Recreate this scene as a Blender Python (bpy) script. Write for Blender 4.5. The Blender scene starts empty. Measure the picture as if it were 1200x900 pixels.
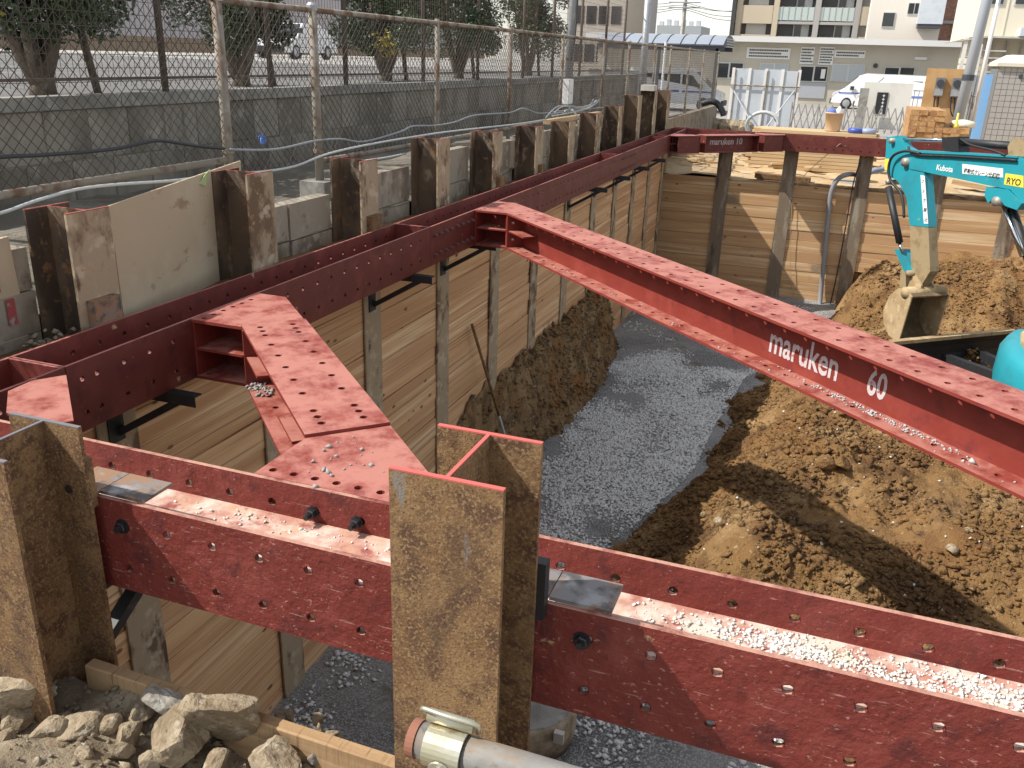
import bpy, bmesh, math, random
import numpy as np
from mathutils import Vector, Matrix, noise
random.seed(7); rng = np.random.default_rng(7)
scn = bpy.context.scene; COL = scn.collection
# ------------------------------------------------------------ camera, sky, sun, exposure
FPX, YAW, PITCH, ROLL = 1020.363, -0.33806, 0.36133, 0.03342
CAM = Vector((2.78447, -2.00624, 1.38117))
fw = Vector((math.sin(YAW)*math.cos(PITCH), math.cos(YAW)*math.cos(PITCH), -math.sin(PITCH)))
rt0 = Vector((math.cos(YAW), -math.sin(YAW), 0)); up0 = rt0.cross(fw)
rt = math.cos(ROLL)*rt0 + math.sin(ROLL)*up0; upv = -math.sin(ROLL)*rt0 + math.cos(ROLL)*up0
cd = bpy.data.cameras.new('camera'); cam = bpy.data.objects.new('camera', cd); COL.objects.link(cam)
M3 = Matrix((rt, upv, -fw)).transposed()
cam.matrix_world = Matrix.Translation(CAM) @ M3.to_4x4()
cd.sensor_width = 36; cd.lens = FPX/1200*36; cd.clip_start = 0.05; cd.clip_end = 2000
scn.camera = cam
SUN = Vector((-0.83, -0.38, 1.0)).normalized()      # towards the sun
w = bpy.data.worlds.new('World'); scn.world = w; w.use_nodes = True
nt = w.node_tree; bg = nt.nodes['Background']
sk = nt.nodes.new('ShaderNodeTexSky'); sk.sky_type = 'NISHITA'; sk.sun_disc = False
sk.sun_elevation = math.asin(SUN.z); sk.sun_rotation = math.atan2(SUN.x, SUN.y)
sk.air_density = 1.3; sk.dust_density = 0.7; sk.ozone_density = 1.0
hz_w = nt.nodes.new('ShaderNodeHueSaturation'); hz_w.inputs['Saturation'].default_value = .33      # hazy, pale sky
nt.links.new(sk.outputs[0], hz_w.inputs['Color']); nt.links.new(hz_w.outputs[0], bg.inputs[0]); bg.inputs[1].default_value = 0.118
sl = bpy.data.lights.new('sun', 'SUN'); sl.energy = 3.5; sl.angle = math.radians(0.5); sl.color = (1, .955, .88)
so = bpy.data.objects.new('sun', sl); COL.objects.link(so); so.location = (-20, -10, 30)
so.rotation_euler = SUN.to_track_quat('Z', 'Y').to_euler()
vs = scn.view_settings; vs.view_transform = 'Standard'; vs.look = 'None'; vs.gamma = 1; vs.exposure = 0.80
# ------------------------------------------------------------ pixel -> point on a plane
def ray(x, y): return fw + (x-600)/FPX*rt - (y-450)/FPX*upv
def onY(x, y, v):
    d = ray(x, y); return CAM + d*((v-CAM.y)/d.y)
def onX(x, y, v):
    d = ray(x, y); return CAM + d*((v-CAM.x)/d.x)
def onZ(x, y, v):
    d = ray(x, y); return CAM + d*((v-CAM.z)/d.z)
def onN(x, y, n, p0):
    d = ray(x, y); n = Vector(n); return CAM + d*((Vector(p0)-CAM).dot(n)/d.dot(n))
# ------------------------------------------------------------ mesh building
class MB:
    def __init__(s): s.v = []; s.f = []
    def add(s, vs, fs):
        o = len(s.v); s.v += [tuple(v) for v in vs]; s.f += [tuple(i+o for i in f) for f in fs]; return s
    def box(s, x0, x1, y0, y1, z0, z1):
        return s.add([(x0,y0,z0),(x1,y0,z0),(x1,y1,z0),(x0,y1,z0),(x0,y0,z1),(x1,y0,z1),(x1,y1,z1),(x0,y1,z1)],
                     [(3,2,1,0),(4,5,6,7),(0,1,5,4),(1,2,6,5),(2,3,7,6),(3,0,4,7)])
    def obox(s, c, ax, h):
        c = Vector(c); a = [Vector(q).normalized()*k for q, k in zip(ax, h)]
        vs = [c+i*a[0]+j*a[1]+k*a[2] for k in (-1,1) for i, j in ((-1,-1),(1,-1),(1,1),(-1,1))]
        return s.add(vs, [(3,2,1,0),(4,5,6,7),(0,1,5,4),(1,2,6,5),(2,3,7,6),(3,0,4,7)])
    def bar(s, p, q, w, h, up=(0,0,1)):
        p, q = Vector(p), Vector(q); d = (q-p); L = d.length; d.normalize(); u = Vector(up)
        if abs(d.dot(u)) > .98: u = Vector((1,0,0))
        side = d.cross(u).normalized(); u2 = side.cross(d)
        return s.obox((p+q)/2, (d, side, u2), (L/2, w/2, h/2))
    def prism(s, pts, off):
        pts = [Vector(p) for p in pts]; off = Vector(off); n = len(pts)
        return s.add(pts+[p+off for p in pts], [tuple(range(n))[::-1], tuple(range(n, 2*n))] + [(i, (i+1)%n, n+(i+1)%n, n+i) for i in range(n)])
    def tube(s, pts, r, n=8, cap=True):
        pts = [Vector(p) for p in pts]; m = len(pts); rs = r if isinstance(r, (list, tuple)) else [r]*m
        o = len(s.v); ref = None
        for i, p in enumerate(pts):
            d = (pts[min(i+1, m-1)]-pts[max(i-1, 0)]).normalized()
            if ref is None:
                ref = d.orthogonal().normalized()
            else:
                ref = (ref - d*ref.dot(d));
                ref = ref.normalized() if ref.length > 1e-6 else d.orthogonal().normalized()
            b = d.cross(ref)
            for k in range(n):
                a = 2*math.pi*k/n; s.v.append(tuple(p + rs[i]*(math.cos(a)*ref+math.sin(a)*b)))
        for i in range(m-1):
            for k in range(n):
                a = o+i*n+k; b2 = o+i*n+(k+1)%n; s.f.append((a, b2, b2+n, a+n))
        if cap:
            s.f.append(tuple(o+k for k in range(n))[::-1]); s.f.append(tuple(o+(m-1)*n+k for k in range(n)))
        return s
    def lathe(s, c, prof, n=20, ax=(0,0,1)):
        c = Vector(c); ax = Vector(ax).normalized(); e1 = ax.orthogonal().normalized(); e2 = ax.cross(e1); o = len(s.v)
        for r, z in prof:
            for k in range(n):
                a = 2*math.pi*k/n; s.v.append(tuple(c+ax*z+r*(math.cos(a)*e1+math.sin(a)*e2)))
        for i in range(len(prof)-1):
            for k in range(n):
                a = o+i*n+k; b = o+i*n+(k+1)%n; s.f.append((a, b, b+n, a+n))
        s.f.append(tuple(o+k for k in range(n))[::-1]); s.f.append(tuple(o+(len(prof)-1)*n+k for k in range(n)))
        return s
    def mesh(s, name):
        me = bpy.data.meshes.new(name); me.from_pydata(s.v, [], s.f); me.update(); return me
    def build(s, name, m, parent=None, smooth=False, loc=None, rot=None):
        return link(name, s.mesh(name), m, parent, smooth, loc, rot)
def link(name, me, m, parent=None, smooth=False, loc=None, rot=None):
    o = bpy.data.objects.new(name, me)
    if m is not None and len(me.materials) == 0: me.materials.append(m)
    if smooth: me.polygons.foreach_set('use_smooth', [True]*len(me.polygons))
    COL.objects.link(o)
    if parent: o.parent = parent
    if loc is not None: o.location = loc
    if rot is not None: o.rotation_euler = rot
    return o
def tag(o, label=None, cat=None, group=None, kind=None):
    if label: o['label'] = label
    if cat: o['category'] = cat
    if group: o['group'] = group
    if kind: o['kind'] = kind
    return o
def empty(name, loc, label, cat, group=None, rot=None):
    o = bpy.data.objects.new(name, None); COL.objects.link(o); o.location = loc; o.empty_display_size = .1
    if rot is not None: o.rotation_euler = rot
    return tag(o, label, cat, group)
def copy_tree(o, parent=None):
    c = o.copy(); COL.objects.link(c); c.parent = parent
    for ch in list(o.children): copy_tree(ch, c)
    return c
def plate_holes(L, W, t, xs, zs, r, n=10, x0=0.0):
    """plate in local x (x0..x0+L), z (-W/2..W/2), thickness y (-t/2..t/2) with real round holes"""
    b = MB(); g = r*1.35; xs = sorted(x for x in xs if x0+g < x < x0+L-g)
    xl = [x0]; zl = [-W/2]
    for x in xs: xl += [x-g, x+g]
    for z in sorted(zs): zl += [z-g, z+g]
    xl.append(x0+L); zl.append(W/2); nx, nz = len(xl), len(zl)
    for sgn in (-1, 1):
        y = sgn*t/2; o = len(b.v)
        for x in xl:
            for z in zl: b.v.append((x, y, z))
        for i in range(nx-1):
            for j in range(nz-1):
                q = [o+i*nz+j, o+(i+1)*nz+j, o+(i+1)*nz+j+1, o+i*nz+j+1]
                if i % 2 == 1 and j % 2 == 1:
                    cx = (xl[i]+xl[i+1])/2; cz = (zl[j]+zl[j+1])/2; k0 = len(b.v)
                    N = 12
                    for k in range(N):
                        a = math.radians(225) + 2*math.pi*k/N; b.v.append((cx+r*math.cos(a), y, cz+r*math.sin(a)))
                    fs = []
                    for c in range(4):
                        for k in range(3):
                            a = k0+(c*3+k) % N; a2 = k0+(c*3+k+1) % N
                            fs.append((q[c], a2, a))
                        fs.append((q[c], q[(c+1)%4], k0+((c+1)*3) % N))
                    b.f += [f if sgn < 0 else f[::-1] for f in fs]
                else:
                    b.f.append(tuple(q) if sgn < 0 else tuple(q[::-1]))
    for x in xs:
        for z in zs:
            k0 = len(b.v); N = 12
            for y in (-t/2, t/2):
                for k in range(N):
                    a = math.radians(225)+2*math.pi*k/N; b.v.append((x+r*math.cos(a), y, z+r*math.sin(a)))
            for k in range(N): b.f.append((k0+k, k0+(k+1)%N, k0+N+(k+1)%N, k0+N+k))
    X0, X1, Z0, Z1, T = x0, x0+L, -W/2, W/2, t/2
    for a in ([(X0,-T,Z0),(X0,-T,Z1),(X0,T,Z1),(X0,T,Z0)], [(X1,-T,Z0),(X1,T,Z0),(X1,T,Z1),(X1,-T,Z1)],
              [(X0,-T,Z0),(X0,T,Z0),(X1,T,Z0),(X1,-T,Z0)], [(X0,-T,Z1),(X1,-T,Z1),(X1,T,Z1),(X0,T,Z1)]):
        b.add(a, [(0,1,2,3)])
    return b
def text(s, size, m, parent, origin, ex, ey, name='lettering', off=0.0, ext=0.0006, align='LEFT', spacing=1.0, sx=1.0):
    cu = bpy.data.curves.new('t', 'FONT'); cu.body = s; cu.size = size; cu.offset = off; cu.extrude = ext; cu.align_x = align; cu.space_character = spacing
    cu.resolution_u = 3
    to = bpy.data.objects.new('t', cu); COL.objects.link(to); bpy.context.view_layer.update()
    me = bpy.data.meshes.new_from_object(to); bpy.data.objects.remove(to); bpy.data.curves.remove(cu)
    ex = Vector(ex).normalized(); ey = Vector(ey).normalized(); ez = ex.cross(ey).normalized(); ey = ez.cross(ex)
    T = Matrix.Translation(Vector(origin)) @ Matrix((ex*sx, ey, ez)).transposed().to_4x4()
    me.transform(T); me.materials.clear(); return link(name, me, m, parent)
# ------------------------------------------------------------ procedural materials
MATS = {}
def mat(name, base, layers=(), rough=.8, metal=0.0, bump=(40, .1), vary=0.0, hue=None, scale=1.0, dust=None, world=False, spec=.5):
    """layers: (colour, noise scale, threshold, softness, (stretch x,y,z)[, kind]); dust: (colour, lo, hi) on faces that look up"""
    if name in MATS: return MATS[name]
    m = bpy.data.materials.new(name); m.use_nodes = True; t = m.node_tree; N = t.nodes; Lk = t.links
    bs = N['Principled BSDF']; bs.inputs['Roughness'].default_value = rough; bs.inputs['Metallic'].default_value = metal
    bs.inputs['Specular IOR Level'].default_value = spec
    tc = N.new('ShaderNodeTexCoord'); oi = N.new('ShaderNodeObjectInfo'); vec = tc.outputs['Object']
    if world:
        ge = N.new('ShaderNodeNewGeometry'); vec = ge.outputs['Position']
    else:
        mu = N.new('ShaderNodeVectorMath'); mu.operation = 'SCALE'; mu.inputs[0].default_value = (13, 29, 7); Lk.new(oi.outputs['Random'], mu.inputs['Scale'])
        ad = N.new('ShaderNodeVectorMath'); ad.operation = 'ADD'; Lk.new(vec, ad.inputs[0]); Lk.new(mu.outputs[0], ad.inputs[1]); vec = ad.outputs[0]
    def mix(a, b, f):
        x = N.new('ShaderNodeMix'); x.data_type = 'RGBA'
        for sk_, v in ((6, a), (7, b)):
            if isinstance(v, tuple): x.inputs[sk_].default_value = (*v, 1)
            else: Lk.new(v, x.inputs[sk_])
        Lk.new(f, x.inputs[0]) if not isinstance(f, float) else None
        if isinstance(f, float): x.inputs[0].default_value = f
        return x.outputs[2]
    def nz(sc, st=(1,1,1), detail=5, rgh=.6, kind='noise'):
        mp = N.new('ShaderNodeMapping'); mp.inputs['Scale'].default_value = st; Lk.new(vec, mp.inputs[0])
        if kind == 'voronoi':
            q = N.new('ShaderNodeTexVoronoi'); q.inputs['Scale'].default_value = sc*scale; Lk.new(mp.outputs[0], q.inputs[0]); return q.outputs['Distance']
        q = N.new('ShaderNodeTexNoise'); q.inputs['Scale'].default_value = sc*scale; q.inputs['Detail'].default_value = detail; q.inputs['Roughness'].default_value = rgh
        Lk.new(mp.outputs[0], q.inputs[0]); return q.outputs['Fac']
    def ramp(v, th, so):
        r = N.new('ShaderNodeMapRange'); r.interpolation_type = 'SMOOTHSTEP'; Lk.new(v, r.inputs[0])
        r.inputs[1].default_value = th-so; r.inputs[2].default_value = th+so; return r.outputs[0]
    col = base
    if hue is not None:
        col = mix(base, hue, oi.outputs['Random'])
    for ly in layers:
        kind = ly[5] if len(ly) > 5 else 'noise'
        v = nz(ly[1], ly[4] if len(ly) > 4 else (1,1,1), kind=kind); f = ramp(v, ly[2], ly[3])
        if kind == 'voronoi':
            iv = N.new('ShaderNodeMath'); iv.operation = 'SUBTRACT'; iv.inputs[0].default_value = 1; Lk.new(f, iv.inputs[1]); f = iv.outputs[0]
        col = mix(col, ly[0], f)
    if vary:
        hs = N.new('ShaderNodeHueSaturation'); r = N.new('ShaderNodeMapRange'); Lk.new(nz(3.1, detail=3), r.inputs[0])
        r.inputs[1].default_value = .3; r.inputs[2].default_value = .7; r.inputs[3].default_value = 1-vary; r.inputs[4].default_value = 1+vary
        Lk.new(r.outputs[0], hs.inputs['Value']); (Lk.new(col, hs.inputs['Color']) if not isinstance(col, tuple) else setattr(hs.inputs['Color'], 'default_value', (*col, 1))); col = hs.outputs[0]
    if dust:
        ge2 = N.new('ShaderNodeNewGeometry'); sp = N.new('ShaderNodeSeparateXYZ'); Lk.new(ge2.outputs['True Normal'], sp.inputs[0])
        f1 = ramp(sp.outputs[2], .75, .2); f2 = ramp(nz(dust[3] if len(dust) > 3 else 7, detail=8, rgh=.7), dust[1], dust[2])
        mm = N.new('ShaderNodeMath'); mm.operation = 'MULTIPLY'; Lk.new(f1, mm.inputs[0]); Lk.new(f2, mm.inputs[1]); col = mix(col, dust[0], mm.outputs[0])
    if isinstance(col, tuple): bs.inputs['Base Color'].default_value = (*col, 1)
    else: Lk.new(col, bs.inputs['Base Color'])
    if bump:
        bn = N.new('ShaderNodeBump'); bn.inputs['Strength'].default_value = bump[1]; bn.inputs['Distance'].default_value = bump[2] if len(bump) > 2 else .01
        Lk.new(nz(bump[0], bump[3] if len(bump) > 3 else (1,1,1), detail=6, rgh=.65), bn.inputs['Height']); Lk.new(bn.outputs[0], bs.inputs['Normal'])
    MATS[name] = m; return m
def glass(name, col, rough=.05):
    m = bpy.data.materials.new(name); m.use_nodes = True; b = m.node_tree.nodes['Principled BSDF']
    b.inputs['Base Color'].default_value = (*col, 1); b.inputs['Roughness'].default_value = rough; b.inputs['Specular IOR Level'].default_value = .6; return m
RED = mat('red_oxide_paint', (.125,.021,.014), [((.17,.034,.025),6,.58,.12),((.09,.015,.014),9,.62,.08),((.42,.30,.17),14,.71,.035,(1,1,1)),((.40,.17,.14),55,.70,.03,(1,1,3))], rough=.6, bump=(28,.35,.006), dust=((.36,.125,.105),.42,.16,5))
REDF = mat('red_oxide_paint_dusty', (.165,.024,.017), [((.21,.040,.030),6,.58,.12),((.10,.016,.015),9,.62,.08),((.36,.17,.14),60,.65,.03,(1,1,2)),((.33,.16,.13),9,.67,.02,(1,1,12)),((.45,.32,.17),8,.72,.03)], rough=.62, bump=(18,1.0,.010), dust=((.44,.23,.165),.44,.12,7))
REDB = mat('red_oxide_paint_faded', (.20,.026,.016), [((.25,.042,.030),5,.58,.14),((.15,.022,.02),9,.64,.08)], rough=.6, bump=(28,.3,.006), dust=((.40,.155,.118),.46,.13,7))
RUST = mat('rusty_steel', (.17,.088,.036), [((.25,.145,.062),5,.5,.14),((.10,.048,.024),16,.54,.10),((.30,.19,.09),120,.57,.09),((.075,.042,.025),150,.61,.07),((.05,.03,.022),2.2,.64,.08,(1,1,.45)),((.20,.185,.17),7,.69,.03,(1,1,.3))], rough=.9, bump=(160,.7,.004))
RUSTD = mat('muddy_rusty_steel', (.36,.275,.18), [((.16,.10,.06),5.0,.56,.06,(1,1,.6)),((.46,.37,.26),9,.58,.06),((.10,.06,.038),7,.64,.05,(1,1,.4)),((.38,.25,.12),30,.64,.05)], rough=.92, bump=(60,.5,.005))
RUSTK = mat('recess_shaded_muddy_steel', (.13,.088,.055), [((.055,.036,.025),3.0,.52,.08,(1,1,.5)),((.26,.20,.135),6,.62,.05,(1,1,.7)),((.20,.11,.05),14,.62,.06)], rough=.92, bump=(60,.6,.006))  # muddy steel with the shade of the pile recesses put into its colour
EDGE = mat('faded_red_edge', (.30,.085,.065), rough=.8, bump=None)
RUSTG = mat('weathered_pile_steel', (.19,.145,.10), [((.30,.26,.20),8,.55,.08,(1,1,.15)),((.08,.055,.04),6,.6,.06,(1,1,.2)),((.22,.12,.05),14,.62,.06)], rough=.9, bump=(60,.4,.004))
CUT = mat('red_painted_cut_edge', (.52,.11,.09), rough=.7, bump=(60,.2))
STEELC = mat('cut_grey_edge', (.16,.15,.155), rough=.6, bump=(50,.2))
BLK = mat('black_steel', (.018,.018,.02), [((.05,.05,.05),20,.65,.08)], rough=.55)
PLATE = mat('mill_steel_plate', (.20,.185,.18), [((.27,.155,.09),9,.48,.08),((.08,.072,.07),12,.56,.07),((.30,.29,.29),8,.64,.06)], rough=.6, metal=.1, bump=(50,.15))
BOLT = mat('dark_bolt_steel', (.035,.036,.04), rough=.4, metal=.4, bump=None)
BOLTR = mat('red_bolt_steel', (.16,.07,.065), rough=.5, bump=None)
WHITEP = mat('stencil_white_paint', (.52,.47,.47), [((.33,.12,.11),25,.60,.04)], rough=.7, bump=None)
WOOD = mat('lagging_timber', (.72,.45,.235), [((.53,.285,.135),1.6,.55,.16,(.35,1,6)),((.80,.57,.34),1.2,.60,.10,(.3,1,9)),((.36,.195,.095),4,.60,.05,(.10,1,26)),((.17,.09,.05),3.0,.10,.02,(1,1,2.2),'voronoi')], rough=.8, hue=(.50,.27,.13), bump=(6,.25,.004,(.15,1,20)))
WOODL = mat('lagging_timber_warm', (.56,.36,.18), [((.44,.25,.11),1.6,.55,.16,(.35,1,6)),((.68,.50,.30),1.2,.60,.10,(.3,1,9)),((.33,.18,.085),4,.66,.06,(.12,1,22)),((.15,.08,.045),2.4,.085,.02,(1,1,2.2),'voronoi'),((.24,.18,.12),1.1,.66,.06)], rough=.8, hue=(.43,.25,.13), bump=(6,.25,.004,(.15,1,20)))
PLANK = mat('fresh_timber', (.58,.42,.24), [((.44,.28,.14),2,.58,.12,(.3,4,6)),((.30,.18,.09),5,.66,.06,(.12,9,20))], rough=.8, hue=(.50,.36,.20), bump=(8,.2,.004,(.15,1,20)))
SAWN = mat('rough_sawn_plank', (.42,.275,.145), [((.31,.19,.095),3,.55,.12,(.3,4,6)),((.24,.14,.07),9,.60,.06,(9,1,.4)),((.50,.35,.20),5,.62,.08,(.3,4,9))], rough=.9, hue=(.38,.24,.12), bump=(60,.5,.004,(1,1,.1)))
PLY = mat('weathered_plywood', (.44,.345,.235), [((.50,.41,.29),2,.55,.12),((.30,.215,.135),5,.64,.05,(.6,1,2)),((.20,.15,.10),26,.72,.03)], rough=.85, bump=(40,.15,.003))
CONC = mat('concrete', (.29,.275,.245), [((.20,.185,.16),2.2,.54,.10),((.36,.345,.31),6,.62,.08),((.13,.12,.10),3.5,.66,.06,(1,1,.3))], rough=.92, vary=.12, bump=(45,.4,.006))
CONCD = mat('stained_concrete', (.27,.245,.205), [((.17,.152,.125),1.8,.52,.10,(1,1,.35)),((.33,.30,.255),5,.62,.08),((.11,.10,.085),3.5,.66,.06,(1,1,.25))], rough=.95, vary=.12, bump=(45,.5,.006))
CONCL = mat('pale_concrete', (.50,.475,.43), [((.40,.375,.33),3,.56,.10)], rough=.92, bump=(45,.3,.005))
ROCK = mat('broken_concrete_rock', (.36,.285,.19), [((.25,.185,.115),9,.52,.10),((.45,.38,.28),22,.60,.08),((.14,.11,.075),45,.64,.05)], rough=.97, bump=(70,1.0,.014))
GALV = mat('galvanised_steel', (.36,.37,.385), [((.46,.47,.48),8,.56,.10),((.26,.20,.15),6,.68,.05)], rough=.5, metal=.35, bump=(60,.08))
RAIL = mat('rust_streaked_fence_pipe', (.26,.225,.18), [((.15,.09,.055),6,.54,.08,(1,1,.6)),((.33,.30,.26),12,.62,.06)], rough=.75, bump=(60,.2))
WIRE = mat('rusty_wire', (.055,.043,.035), rough=.7, bump=None)
WIRE2 = mat('brown_fence_steel', (.115,.085,.068), rough=.7, bump=None)
SOIL = mat('brown_soil', (.275,.155,.062), [((.40,.255,.12),1.1,.57,.10),((.165,.088,.038),2.6,.56,.10),((.12,.07,.038),14,.62,.07),((.46,.33,.19),23,.66,.05),((.24,.12,.045),.9,.64,.06)], rough=.97, world=True, bump=(42,1.0,.045), spec=.2)
SOILD = mat('dark_clay_soil', (.25,.155,.075), [((.36,.24,.125),3.5,.55,.12),((.11,.065,.034),5,.56,.10),((.46,.37,.24),5,.66,.05),((.28,.13,.045),1.6,.60,.08)], rough=.97, world=True, bump=(30,1.0,.03), spec=.2)
SAND = mat('pale_sandy_ground', (.50,.365,.215), [((.42,.29,.16),.9,.55,.12),((.57,.45,.29),3,.60,.10),((.32,.22,.13),8,.66,.07)], rough=.97, world=True, bump=(20,.8,.02), spec=.2)
RUBB = mat('rubble_earth', (.27,.215,.145), [((.36,.30,.215),5,.55,.12),((.16,.12,.08),9,.58,.10),((.46,.41,.33),38,.66,.06)], rough=.97, world=True, bump=(60,1.0,.015), spec=.2)
GRAVB = mat('wet_gravel_bed', (.25,.24,.225), [((.13,.125,.117),.9,.53,.08),((.40,.39,.375),60,.54,.06),((.12,.115,.11),80,.62,.05),((.56,.55,.53),90,.64,.04),((.15,.12,.08),1.4,.66,.08)], rough=.9, world=True, bump=(90,.9,.012), spec=.3)
GRAV = mat('crushed_stone', (.72,.705,.68), [((.84,.825,.80),40,.55,.15),((.52,.51,.50),60,.58,.12)], rough=.9, world=True, bump=None, spec=.3)
ASPH = mat('old_asphalt', (.15,.145,.14), [((.20,.195,.185),.4,.55,.14),((.11,.107,.103),1.5,.60,.10),((.23,.225,.215),60,.62,.06)], rough=.95, world=True, bump=(80,.3,.005), spec=.2)
# ------------------------------------------------------------ terrain
def sstep(a, b, x):
    t = min(1, max(0, (x-a)/(b-a))); return t*t*(3-2*t)
def fbm(x, y, s, o=4, z=0.0):
    return noise.fractal(Vector((x*s, y*s, z)), 1.0, 2.0, o)
def hfield(name, xs, ys, fn, m, smooth=True):
    nx, ny = len(xs), len(ys); v = []; f = []
    for y in ys:
        for x in xs: v.append((x, y, fn(x, y)))
    for j in range(ny-1):
        for i in range(nx-1):
            a = j*nx+i; f.append((a, a+1, a+1+nx, a+nx))
    me = bpy.data.meshes.new(name); me.from_pydata(v, [], f); me.update()
    o = link(name, me, m, None, smooth); o['kind'] = 'structure'; return o
def lin(a, b, n): return [a+(b-a)*i/(n-1) for i in range(n)]
# open ground around the pit, one sheet with the pit cut out
def ground_z(x, y):
    return -0.52 if y < 8 else -0.52 - .30*sstep(8, 15.8, y) - .12*sstep(20, 60, y)
g = MB(); GX = [-150, -40, -8, -.66, 3, 6, 9.7, 40, 150]; GY = [-60, -12, -3, -.62, 4, 8, 12, 16.32, 20, 26, 34, 44, 60, 110, 400]
gv = {}
for i, x in enumerate(GX):
    for j, y in enumerate(GY): gv[i, j] = len(g.v); g.v.append((x, y, ground_z(x, y)))
for i in range(len(GX)-1):
    for j in range(len(GY)-1):
        if -.7 < GX[i] < 9.6 and -.7 < GY[j] < 16.3: continue
        g.f.append((gv[i, j], gv[i+1, j], gv[i+1, j+1], gv[i, j+1]))
g.build('ground', mat('street_ground', (.27,.255,.235), [((.34,.32,.29),.5,.55,.14),((.19,.18,.165),2,.6,.1)], world=True, rough=.95, bump=(60,.3,.006)))['kind'] = 'structure'
hfield('sandy_ground', lin(-2.6, 9.5, 90), lin(15.985, 24, 62), lambda x, y: ground_z(x, y)+.02+.07*fbm(x, y, .8)+.05*sstep(17.5, 19, y)+.03*fbm(x, y, 3)+.10*sstep(1.6, -1.5, x), SAND)
RUBB_FN = lambda x, y: -.50 + .05*fbm(x, y, 2.2) + .03*fbm(x, y, 7) - .06*sstep(-.75, -.60, y) + .13*sstep(2.0, .9, x)
hfield('rubble_ground', lin(-1.2, 4.2, 150), lin(-2.6, -.405, 66), RUBB_FN, RUBB)
# pit floor of crushed stone
FLOOR = lambda x, y: -3.02 + .035*fbm(x, y, .7) + .05*sstep(10.9, 10.3, y)*sstep(4.6, 6, y)*sstep(.2, .9, x) + .012*fbm(x, y, 5)
hfield('pit_floor', lin(-.5, 9.7, 140), lin(-.55, 16.4, 200), FLOOR, GRAVB)
XT = ([3.0, 4.2, 5.2, 5.9, 7.1, 8.5, 10.7, 12, 13, 16.4], [1.9, 1.25, 1.12, 1.35, 1.62, 1.66, 1.85, 2.35, 3.0, 3.25])
def toe(y): return float(np.interp(y, *XT))
def mound(x, y):
    d1 = x - toe(y) + .12*fbm(x, y, 1.7); d2 = (y-2.95) + .10*fbm(x, y, 1.9, 3, 4)
    k = .35; a, b = d1, d2; h = max(k-abs(a-b), 0)/k; d = min(a, b) - h*h*k*.25
    plat = 1.02 - .36*sstep(7.6, 9.8, y) - .30*sstep(11, 12.4, y)
    up = plat*sstep(-.05, 1.55, d)*.9 + .10*min(1, max(0, d)*.5) + (.10*sstep(1.2, 4, d) if y < 9 else 0)
    bank = .78*sstep(13.5, 14.7, y + .10*fbm(x, y, 1.5) + .06*math.sin(x*9))*sstep(3.05, 3.75, x+.12*fbm(x, y, 2))
    rg = .35+.65*sstep(-.15, .25, fbm(x, y, .8, 2, 21)); n = .10*fbm(x, y, .9, 3, 2) + rg*(.10*fbm(x, y, 2.6, 4, 7) + .055*noise.turbulence(Vector((x*5, y*5, 1)), 3, False) + .035*fbm(x, y, 11, 3, 5))
    ridge = .16*max(0, fbm(x, y, 1.3, 3, 11))
    return -3.10 + up + bank + (n+ridge)*sstep(-.2, .5, d)
hfield('soil_mound', lin(.75, 7.6, 310), lin(2.4, 16.3, 560), mound, SOIL)
HT = ([4.6, 5.3, 6.0, 6.8, 7.4, 8.8, 10.4, 11.3, 11.9], [-.34, -.28, -.24, -.16, .10, .22, .10, -.02, -.3])
def heap(x, y):
    tx = float(np.interp(y, *HT)); top = -1.93 + .10*fbm(y, 3, 1.2, 3) - 1.2*sstep(5.5, 4.75, y) - 1.25*sstep(10.9, 11.9, y)
    s = (x+.36)/max(.12, tx+.36); s += .12*fbm(x*1.5, y, 2.5, 4, 5)
    return -3.08 + (top+3.08)*(1-sstep(.12, 1.0, s)**.85 if s > 0 else 1) + (.09*fbm(x, y, 3.5, 4, 9) + .10*(noise.turbulence(Vector((x*6, y*5, 3)), 4, False)-.3))*(1 if s < 1 else max(0, 1-(s-1)*6))
hfield('clay_heap', lin(-.362, .55, 70), lin(4.5, 12.1, 300), heap, SOILD)
# verge behind the piles, parking lot behind the block wall
def verge(x, y): return .17 + .05*fbm(x, y, 1.5) - 1.0*sstep(14.5, 22, y)
hfield('verge', lin(-3.2, -.6, 30), lin(-6, 30, 140), verge, mat('verge_earth', (.15,.13,.10), [((.22,.195,.155),2,.55,.1),((.14,.12,.09),3,.6,.08)], world=True, rough=.95, bump=(40,.8,.02)))
pk = MB().box(-90, -3.06, -40, 25.0, -1.2, .90).build('parking_lot', ASPH); pk['kind'] = 'structure'
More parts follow.
